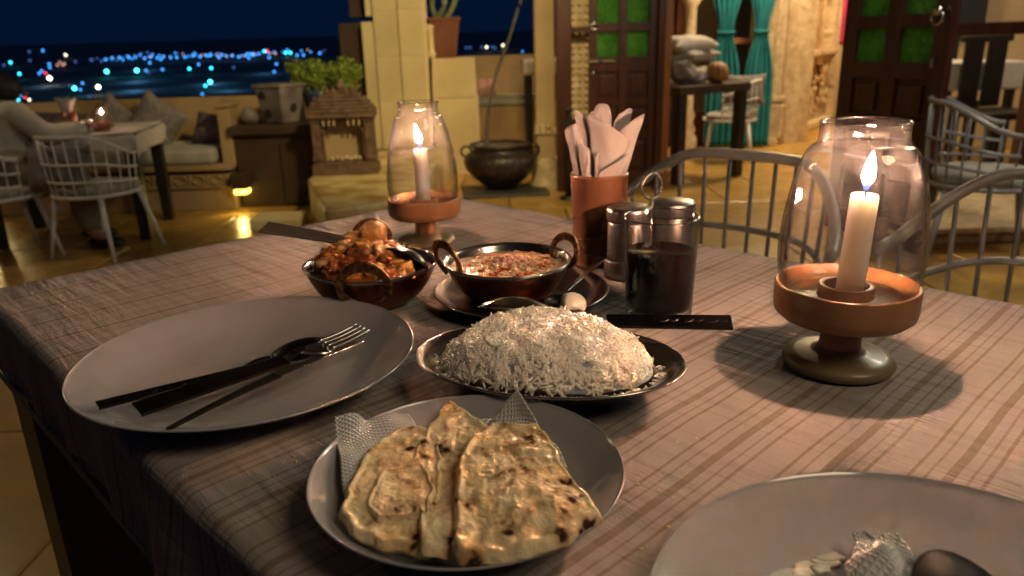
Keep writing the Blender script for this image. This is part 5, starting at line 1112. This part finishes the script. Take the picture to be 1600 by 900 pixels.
# teaspoon leaning on the underplate
t = thing('teaspoon', 'small steel spoon leaning on the underplate beside the napkin cup', 'spoon')
b = MB(); bar(b, (0.113, 0.853, TZ + 0.030), (0.058, 0.762, TZ + 0.019), 0.0065, 0.0042, 0.0018, n=10); b.build('handle', M_steel, t, bevel=0.0004)
b = MB(); spoon_bowl(b, (0.047, 0.738, TZ + 0.016), (-0.42, -0.90, 0.02), 0.040, 0.028, 0.006, flip=1); b.build('bowl', M_dsteel, t, smooth=True, solid=0.001)
b = MB(); b.lathe([(0.0, 0.0), (0.010, 0.0), (0.0125, 0.002), (0.0135, 0.010), (0.0125, 0.017), (0.010, 0.019), (0.0, 0.019)], n=28, wob=lambda a, z: 0.05 * math.cos(3 * a))
o = b.build('butter_piece', M_garlic, loc=(0.056, 0.724, TZ + 0.013), smooth=True, rz=(R(62), 0, R(25))); tag(o, 'small ivory round piece beside the teaspoon on the underplate rim', 'food')

# ------------------------------------------------------------------ rice dish
rc = Vector((0.027, 0.5600, TZ + 0.001)); ra = R(-15); RX, RY = 0.1095, 0.0735
t = thing('rice_dish', 'oval polished steel dish under the mound of white rice', 'dish', rc, ra)
b = MB(); pr_ = [(0.0, 0.002), (0.50, 0.002), (0.53, 0.0), (0.56, 0.0015), (0.62, 0.0060), (0.78, 0.0170), (0.90, 0.0245), (0.985, 0.0285), (1.0, 0.0290), (1.003, 0.0300), (0.985, 0.0305), (0.90, 0.0268), (0.78, 0.0195), (0.62, 0.0085), (0.55, 0.0050), (0.0, 0.0045)]
b.lathe([(r * RX, z) for r, z in pr_], n=96, sy=RY / RX); b.build('bowl', M_steel, t, smooth=True)
b = MB(); b.tube([((RX - 0.0006) * math.cos(a), (RY - 0.0004) * math.sin(a), 0.0295) for a in [k * PI / 60 for k in range(120)]], 0.0011, 6, closed=True); b.build('rim', M_steel, t, smooth=True)
RI = thing('rice', 'mound of white basmati rice heaped on the oval steel dish', 'rice', rc, ra)
rg = random.Random(5)
def mound(x, y):
    ex, ey = (x + 0.002) / 0.0860, y / 0.0600; q = math.sqrt(ex * ex + ey * ey)
    if q >= 1: return 0.0225
    hgt = 0.0375 * (1 - q ** 4.2) ** 0.85
    hgt *= 0.95 * (1 + 0.18 * noise.noise(Vector((x * 40, y * 40, 1.7)))) * (1 - 0.18 * smoothstep(-0.015, -0.075, x) if x < -0.015 else 1) - 0.12 * (x - 0.0) / 0.09 * (x > 0)
    hgt += 0.003 * noise.noise(Vector((x * 90, y * 90, 4)))
    return 0.0225 + hgt
b = MB(); b.grid(lambda u, v: (0.084 * v * math.cos(u * 2 * PI), 0.0585 * v * math.sin(u * 2 * PI), mound(0.084 * v * math.cos(u * 2 * PI), 0.0585 * v * math.sin(u * 2 * PI)) + 0.0001), 90, 36); b.build('mound', M_mound, RI, smooth=True)
gv = []; gf = []
def grain(p, d, up, L_, w):
    """bent long grain: 5 rings of 5 plus two tips"""
    k = len(gv); d = d.normalized(); s = d.cross(up).normalized(); u = s.cross(d).normalized(); bend = rg.uniform(-0.12, 0.12) * L_
    gv.append(tuple(p - d * L_ / 2))
    for i in range(4):
        f = (i + 0.6) / 4.2; rr_ = w * (0.72, 1.0, 1.0, 0.72)[i]; c = p + d * (L_ * (f - 0.5)) + s * (bend * (1 - (2 * f - 1) ** 2))
        for q in range(5):
            a = 2 * PI * q / 5; gv.append(tuple(c + s * (rr_ * math.cos(a)) + u * (rr_ * math.sin(a))))
    gv.append(tuple(p + d * L_ / 2)); e = k + 21
    for q in range(5): gf.append((k, k + 1 + (q + 1) % 5, k + 1 + q)); gf.append((e, k + 16 + q, k + 16 + (q + 1) % 5))
    for i in range(3):
        for q in range(5): gf.append((k + 1 + i * 5 + q, k + 1 + i * 5 + (q + 1) % 5, k + 6 + i * 5 + (q + 1) % 5, k + 6 + i * 5 + q))
for i in range(4300):
    a = rg.uniform(0, 2 * PI); q = math.sqrt(rg.random()) * 0.985; x, y = 0.086 * q * math.cos(a) - 0.002, 0.060 * q * math.sin(a)
    if y > 0.035 and rg.random() < 0.6: continue
    z = mound(x, y); n_ = Vector((mound(x - 0.002, y) - mound(x + 0.002, y), mound(x, y - 0.002) - mound(x, y + 0.002), 0.004)).normalized()
    d = Vector((rg.gauss(0, 1), rg.gauss(0, 1), rg.gauss(0, 1))); d = (d - n_ * d.dot(n_) * rg.uniform(0.62, 1.0)).normalized()
    L_ = rg.uniform(0.0075, 0.0115)
    grain(Vector((x, y, z)) + n_ * rg.uniform(0.0000, 0.0018), d, n_ if abs(d.dot(n_)) < 0.9 else Vector((1, 0, 0)), L_, rg.uniform(0.00100, 0.00125))
for i in range(90):   # strays on the dish
    a = rg.choice([rg.uniform(-2.6, -0.5), rg.uniform(-3.3, 0.3)]); q = rg.uniform(1.0, 1.10); x, y = 0.086 * q * math.cos(a), 0.060 * q * math.sin(a)
    rq = math.hypot(x / RX, y / RY); z = 0.0195 + max(0, rq - 0.78) / 0.2 * 0.0090 + 0.0012; z = max(z, 0.0225)
    grain(Vector((x, y, z)), Vector((rg.gauss(0, 1), rg.gauss(0, 1), 0.05)), Vector((0, 0, 1)), rg.uniform(0.006, 0.009), 0.0009)
me = bpy.data.meshes.new('rice_grains'); me.from_pydata(gv, [], gf); bm = bmesh.new(); bm.from_mesh(me); bmesh.ops.recalc_face_normals(bm, faces=bm.faces); bm.to_mesh(me); bm.free(); me.materials.append(M_rice); me.polygons.foreach_set('use_smooth', [True] * len(me.polygons))
o = bpy.data.objects.new('rice_grains', me); COL.objects.link(o); o.parent = RI; o['kind'] = 'stuff'
t = thing('serving_spoon', 'steel serving spoon stuck in the rice, dark flat handle pointing right', 'spoon')
b = MB(); bar(b, (0.184, 0.592, TZ + 0.043), (0.080, 0.604, TZ + 0.043), 0.0165, 0.0150, 0.0030, n=12, roll=R(22)); b.build('handle', M_dsteel, t, bevel=0.0006)
engraving(t, (0.181, 0.5922, TZ + 0.0447), (0.120, 0.5997, TZ + 0.0447), 0.014, M_dsteel, 6)
b = MB(); bar(b, (0.080, 0.604, TZ + 0.043), (0.030, 0.618, TZ + 0.046), 0.0190, 0.008, 0.0024, n=8, sag=0.003); b.build('neck', M_dsteel, t)
b = MB(); spoon_bowl(b, (0.004, 0.622, TZ + 0.049), (-1.0, 0.12, 0.06), 0.070, 0.046, 0.011, flip=-1, tilt=R(-22)); b.build('bowl', M_steel, t, smooth=True, solid=0.0013)

# ------------------------------------------------------------------ flatbreads and tissues
def uv_sheet(name, corners, m, parent=None, nu=40, nv=40, wave=0.002, seed=0, thick=0.0004, bulge=0.0):
    c = [Vector(p) for p in corners]; vs = []; uv = []; Lu = (c[1] - c[0]).length; Lv = (c[3] - c[0]).length
    for jj in range(nv + 1):
        for ii in range(nu + 1):
            u, v = ii / nu, jj / nv; p = (c[0] * (1 - u) + c[1] * u) * (1 - v) + (c[3] * (1 - u) + c[2] * u) * v
            p = p + Vector((0, 0, bulge * math.sin(PI * u) * math.sin(PI * v))) + Vector((noise.noise(Vector((u * 3, v * 3, seed))), noise.noise(Vector((u * 3, v * 3, seed + 5))), noise.noise(Vector((u * 3, v * 3, seed + 9))))) * wave
            vs.append(p); uv.append((u * Lu, v * Lv))
    me = bpy.data.meshes.new(name); me.from_pydata([tuple(p) for p in vs], [], [(jj * (nu + 1) + ii, jj * (nu + 1) + ii + 1, (jj + 1) * (nu + 1) + ii + 1, (jj + 1) * (nu + 1) + ii) for jj in range(nv) for ii in range(nu)])
    me.materials.append(m); l_ = me.uv_layers.new(name='sheet'); l_.data.foreach_set('uv', [q for l in me.loops for q in uv[l.vertex_index]]); me.polygons.foreach_set('use_smooth', [True] * len(me.polygons))
    o = bpy.data.objects.new(name, me); COL.objects.link(o); o.parent = parent
    q = o.modifiers.new('thick', 'SOLIDIFY'); q.thickness = thick
    return o
t = thing('tissue', 'white diamond-embossed tissue under the flatbreads on the foreground plate', 'tissue')
uv_sheet('tissue_sheet', [(-0.1255, 0.470, TZ + 0.030), (-0.074, 0.470, TZ + 0.030), (-0.030, 0.360, TZ + 0.010), (-0.090, 0.340, TZ + 0.018)], M_tissue, t, seed=1, wave=0.006)
uv_sheet('tissue_sheet', [(-0.076, 0.466, TZ + 0.024), (-0.010, 0.470, TZ + 0.022), (0.010, 0.400, TZ + 0.010), (-0.060, 0.390, TZ + 0.012)], M_tissue, t, seed=2, wave=0.004)
uv_sheet('tissue_sheet', [(-0.030, 0.452, TZ + 0.016), (0.0015, 0.462, TZ + 0.050), (0.030, 0.395, TZ + 0.030), (-0.004, 0.390, TZ + 0.014)], M_tissue, t, seed=3, wave=0.004)
def naan(label, outl, zf, th, seed, amp=0.004, center=None):
    """outl: (x, y) list, counter-clockwise-ish; zf(x, y) height of the sheet"""
    n = 180; m = 46; pts = [Vector((x * 0.98, y if y > 0.37 else 0.37 + (y - 0.37) * 0.80, 0)) for x, y in outl]; P_ = []
    lens = [(pts[(i + 1) % len(pts)] - pts[i]).length for i in range(len(pts))]; tot = sum(lens)
    for k in range(n):
        d = tot * k / n; i = 0
        while d > lens[i]: d -= lens[i]; i = (i + 1) % len(pts)
        P_.append(pts[i].lerp(pts[(i + 1) % len(pts)], d / lens[i]))
    for _ in range(3): P_ = [(P_[i - 1] + P_[i] * 2 + P_[(i + 1) % n]) / 4 for i in range(n)]
    P_ = [p + Vector((noise.noise(p * 90 + Vector((seed, 0, 0))), noise.noise(p * 90 + Vector((0, seed, 0))), 0)) * 0.0022 for p in P_]
    c = sum(P_, Vector()) / n if center is None else Vector((*center, 0))
    vs = []; fs = []
    def hz(p, q):
        bub = 0.34 * noise.noise(p * 42 + Vector((seed * 3, 0, 0))) + 0.26 * noise.noise(p * 120 + Vector((seed, 5, 0))) + 0.30 * max(0, noise.noise(p * 230 + Vector((seed, 9, 1))) - 0.1)
        return zf(p.x, p.y) + amp * 0.55 * bub
    for side in (1, -1):
        for jj in range(m + 1):
            q = jj / m
            for i in range(n):
                p = c.lerp(P_[i], q); e_ = math.sqrt(max(0.0, 1 - smoothstep(0.90, 1.0, q) ** 2)) if q < 1 else 0.0
                z = hz(p, q) + side * th / 2 * max(0.12, e_) + 0.0014 * smoothstep(0.82, 0.93, q) * (1 - smoothstep(0.93, 1, q)) * side
                vs.append((p.x, p.y, z))
    S_ = (m + 1) * n
    for jj in range(m):
        for i in range(n):
            a, b2, c2, d2 = jj * n + i, jj * n + (i + 1) % n, (jj + 1) * n + (i + 1) % n, (jj + 1) * n + i
            fs.append((a, b2, c2, d2)); fs.append((S_ + d2, S_ + c2, S_ + b2, S_ + a))
    for i in range(n): fs.append((m * n + i, m * n + (i + 1) % n, S_ + m * n + (i + 1) % n, S_ + m * n + i))
    b = MB(); b.add(vs, fs); o = b.build('flatbread', M_naan, smooth=True); return tag(o, label, 'bread', None)
naan('folded flatbread at the left of the plate, buttery and creased', [(-0.071, 0.458), (-0.050, 0.440), (-0.045, 0.380), (-0.045, 0.315), (-0.069, 0.322), (-0.091, 0.336), (-0.102, 0.357), (-0.102, 0.392), (-0.096, 0.425), (-0.085, 0.448)],
     lambda x, y: TZ + 0.0215 + 0.006 * math.sin((y - 0.32) * 24) * 0.6 + 0.10 * max(0, (y - 0.40)) , 0.0065, 1, 0.010)
naan('small folded-over flap on the left flatbread', [(-0.082, 0.398), (-0.058, 0.402), (-0.049, 0.378), (-0.050, 0.348), (-0.078, 0.345), (-0.088, 0.366)],
     lambda x, y: TZ + 0.0275 + 0.05 * (y - 0.36), 0.0035, 7, 0.006)
naan('middle flatbread with charred blisters and a corner sticking up at the back', [(-0.047, 0.484), (-0.022, 0.452), (-0.005, 0.436), (-0.015, 0.385), (-0.020, 0.345), (-0.025, 0.312), (-0.040, 0.309), (-0.051, 0.313), (-0.056, 0.348), (-0.060, 0.382), (-0.068, 0.415), (-0.058, 0.452)],
     lambda x, y: TZ + 0.0265 + 0.0015 * math.sin(y * 60) + 0.12 * max(0, y - 0.43) - 0.16 * max(0, 0.34 - y), 0.0045, 2, 0.009)
naan('largest flatbread folded in front, pale with brown scorched spots at its right corner', [(-0.037, 0.402), (-0.027, 0.431), (-0.013, 0.447), (-0.003, 0.440), (0.016, 0.436), (0.023, 0.415), (0.028, 0.390), (0.039, 0.363), (0.045, 0.347), (0.047, 0.338), (0.039, 0.332), (0.025, 0.315), (0.009, 0.304), (-0.013, 0.299), (-0.032, 0.299), (-0.035, 0.308), (-0.035, 0.339), (-0.036, 0.376)],
     lambda x, y: TZ + 0.0345 - 0.15 * max(0, x - 0.0) - 0.17 * max(0, 0.35 - y) + 0.002 * math.sin(x * 70) , 0.0070, 3, 0.011)

# right plate: tissue, residue, spoon
t = thing('tissue', 'crumpled embossed tissue on the bottom right plate', 'tissue')
uv_sheet('tissue_sheet', [(0.156, 0.290, TZ + 0.012), (0.176, 0.338, TZ + 0.022), (0.196, 0.330, TZ + 0.026), (0.198, 0.280, TZ + 0.012)], M_tissue, t, seed=6, wave=0.006, bulge=0.008)
b = MB()
for i in range(9): b.blob((0.126 + i * 0.0048, 0.314 + 0.0022 * (i % 3) + 0.0020 * i, TZ + 0.0082), 0.0050, (1.7, 0.7, 0.16), amp=0.7, fr=240, seed=i, sub=3)
tag(b.build('food_scrap', M_garlic, smooth=True), 'buttery scraps beside the tissue on the bottom right plate', 'food')
t = thing('spoon', 'black-looking spoon bowl at the very bottom edge on the bottom right plate', 'spoon')
b = MB(); spoon_bowl(b, (0.203, 0.284, TZ + 0.026), (0.15, 1.0, 0.10), 0.056, 0.043, 0.008, flip=-1); b.build('bowl', pmat('spoon steel mirroring dark', (0.004, 0.004, 0.005), None, rough=0.45, spec=0.03), t, smooth=True, solid=0.0014)  # black colour stands in for the darkness the bowl mirrors
b = MB(); bar(b, (0.196, 0.268, TZ + 0.027), (0.180, 0.160, TZ + 0.030), 0.006, 0.012, 0.002); b.build('handle', M_dsteel, t, bevel=0.0004)

# ------------------------------------------------------------------ napkin cup
nc = Vector((0.112, 0.930, TZ)); t = thing('napkin_holder', 'glazed terracotta cup full of folded pinkish napkins, beside the steel shakers', 'napkin holder', nc)
b = MB(); pr_ = [(0.0, 0.0), (0.028, 0.0), (0.030, 0.003), (0.0305, 0.02), (0.0335, 0.07), (0.0355, 0.105), (0.0362, 0.1125), (0.0350, 0.114), (0.0335, 0.112), (0.032, 0.08), (0.028, 0.01), (0.0, 0.008)]
b.lathe([(p.x, p.y) for p in bez([(x, z, 0) for x, z in pr_], 3)], n=56, wob=lambda a, z: 0.02 * noise.noise(Vector((math.cos(a) * 2, math.sin(a) * 2, z * 30)))); b.build('cup', M_terra, t, smooth=True)
b = MB()
for i in range(3):   # faint glaze lines round the cup
    b.tube([(0.0338 * math.cos(a) * (0.94 + 0.02 * i), 0.0338 * math.sin(a) * (0.94 + 0.02 * i), 0.035 + 0.02 * i + 0.02 * math.sin(a + i)) for a in [k * PI / 24 for k in range(48)]], 0.0009, 4, closed=True)
b.build('glaze_ridge', M_terra, t, smooth=True)
NQ = [  # corner points (x, z) in the cup's frame: bottom left, bottom right, top right, top left; depth; bow; corner rounding
    ((-0.026, 0.088), (-0.016, 0.088), (-0.0235, 0.1780), (-0.0430, 0.1720), -0.006, 0.003, 0.10),
    ((-0.020, 0.088), (-0.011, 0.088), (-0.0130, 0.1460), (-0.0270, 0.1540), -0.013, 0.003, 0.05),
    ((-0.016, 0.088), (-0.004, 0.088), (-0.0030, 0.1700), (-0.0310, 0.1940), -0.004, 0.004, 0.05),
    ((-0.006, 0.088), (0.021, 0.088), (0.0340, 0.1580), (-0.0170, 0.1900), -0.012, 0.006, 0.06),
    ((-0.005, 0.088), (0.026, 0.088), (0.0530, 0.1870), (0.0160, 0.1640), -0.005, 0.006, 0.05),
    ((-0.012, 0.088), (0.016, 0.088), (0.0160, 0.1960), (-0.0070, 0.1970), 0.010, 0.004, 0.30),
    ((0.000, 0.088), (0.022, 0.088), (0.0420, 0.1930), (0.0200, 0.1800), 0.012, 0.003, 0.12),
    ((-0.015, 0.088), (0.006, 0.088), (0.0020, 0.1900), (-0.0130, 0.1880), 0.004, 0.004, 0.15),
    ((-0.0075, 0.088), (-0.0020, 0.088), (-0.0030, 0.1430), (-0.0085, 0.1380), -0.0185, 0.001, 0.0),
    ((-0.002, 0.088), (0.0190, 0.088), (0.0320, 0.1400), (-0.0040, 0.1180), -0.0180, 0.003, 0.0)]
for i, (A, B, Cc, D, y, bow, rnd_) in enumerate(NQ):
    nb_ = MB()
    def nf(u, v, A=A, B=B, Cc=Cc, D=D, y=y, bow=bow, i=i, rnd_=rnd_):
        x = (A[0] * (1 - u) + B[0] * u) * (1 - v) + (D[0] * (1 - u) + Cc[0] * u) * v
        z = (A[1] * (1 - u) + B[1] * u) * (1 - v) + (D[1] * (1 - u) + Cc[1] * u) * v
        z -= rnd_ * 0.05 * v ** 3 * (2 * u - 1) ** 4
        yy = y * (1 + 0.3 * v) - bow * math.sin(PI * u) * (0.5 + 0.5 * v) + 0.0016 * noise.noise(Vector((u * 3, v * 4, i * 3)))
        return (x + 0.0012 * noise.noise(Vector((v * 5, u, i))), yy, z)
    nb_.grid(nf, 16, 20); nb_.build('napkin', M_napkin, t, smooth=True, solid=0.0011)

# ------------------------------------------------------------------ shaker set
sc_ = Vector((0.168, 0.878, TZ)); t = thing('shaker_set', 'steel condiment set with two lidded jars and a ring handle behind the tumbler', 'shaker set', sc_, R(22))
b = MB(); 
for sx in (-1, 1): b.lathe([(0.0, 0.0), (0.027, 0.0), (0.029, 0.004), (0.0285, 0.022), (0.0275, 0.024), (0.027, 0.006), (0.0, 0.004)], (sx * 0.030, 0, 0), n=40)
b.build('tray', M_satin, t, smooth=True)
b = MB(); b.tube([(0, 0, 0.0), (0, 0, 0.092)], 0.0022, 8); b.build('stem', M_satin, t, smooth=True)
b = MB(); b.tube([(0.0135 * math.cos(a), 0, 0.1050 + 0.0150 * math.sin(a)) for a in [k * PI / 16 for k in range(32)]], 0.0016, 8, closed=True, up=Vector((0, 1, 0))); b.build('ring_handle', M_satin, t, smooth=True)
for sx in (-1, 1):
    b = MB(); b.lathe([(0.0, 0.004), (0.0245, 0.004), (0.0250, 0.006), (0.0250, 0.066), (0.0242, 0.068), (0.0, 0.068)], n=48); o = b.build('jar', M_satin, t, loc=(sx * 0.030, 0, 0), smooth=True)
    b = MB(); b.lathe([(0.0, 0.0860), (0.0225, 0.0855), (0.0262, 0.0835), (0.0266, 0.080), (0.0266, 0.071), (0.0258, 0.0685), (0.0, 0.0685)], n=48); b.build('lid', M_satin, o, smooth=True)

# ------------------------------------------------------------------ tumbler of cola
tc0 = Vector((0.1485, 0.7225, TZ)); t = thing('tumbler', 'clear glass tumbler three quarters full of dark cola, by the shakers', 'glass', tc0)
b = MB(); pr_ = [(0.0, 0.002), (0.0280, 0.0015), (0.0312, 0.0), (0.0325, 0.0015), (0.0330, 0.004), (0.0352, 0.060), (0.0366, 0.1035), (0.0369, 0.1048), (0.0364, 0.1058), (0.0354, 0.1060), (0.0346, 0.1050), (0.0342, 0.0900), (0.0322, 0.020), (0.0305, 0.0125), (0.0, 0.0120)]
b.lathe(pr_, n=64); b.build('glass', M_glass, t, smooth=True)
b = MB(); pr_ = [(0.0, 0.0125), (0.0302, 0.0130), (0.0320, 0.0200), (0.0336, 0.0705), (0.0334, 0.0714), (0.0322, 0.0706), (0.0, 0.0704)]
b.lathe(pr_, n=64); b.build('cola', M_cola, t, smooth=True)
b = MB(); b.tube([(0.0358 * math.cos(a), 0.0358 * math.sin(a), 0.1053) for a in [k * PI / 32 for k in range(64)]], 0.0010, 8, closed=True); b.build('rim', glass_mat('thick glass rim', (0.80, 0.79, 0.76), 0.03, refl=3.0, edge=0.30), t, smooth=True)

b = MB(); rq_ = random.Random(77)
for i in range(70):
    a = rq_.uniform(0, 2 * PI); q = rq_.uniform(0.10, 0.17)
    x, y = -0.02 + q * math.cos(a) * 0.9, 0.45 + q * math.sin(a)
    if math.hypot(x + 0.031, y - 0.4065) < 0.10 or math.hypot(x + 0.227, y - 0.6) < 0.145 or math.hypot((x - 0.027) / 0.115, (y - 0.56) / 0.085) < 1.0: continue
    b.blob((x, y, TZ + 0.0008), rq_.uniform(0.0005, 0.0013), amp=0.5, fr=900, seed=i, sub=1)
tag(b.build('bread_crumbs', M_naan), 'tiny scattered bread crumbs on the cloth round the foreground plate', 'crumbs', kind='stuff')
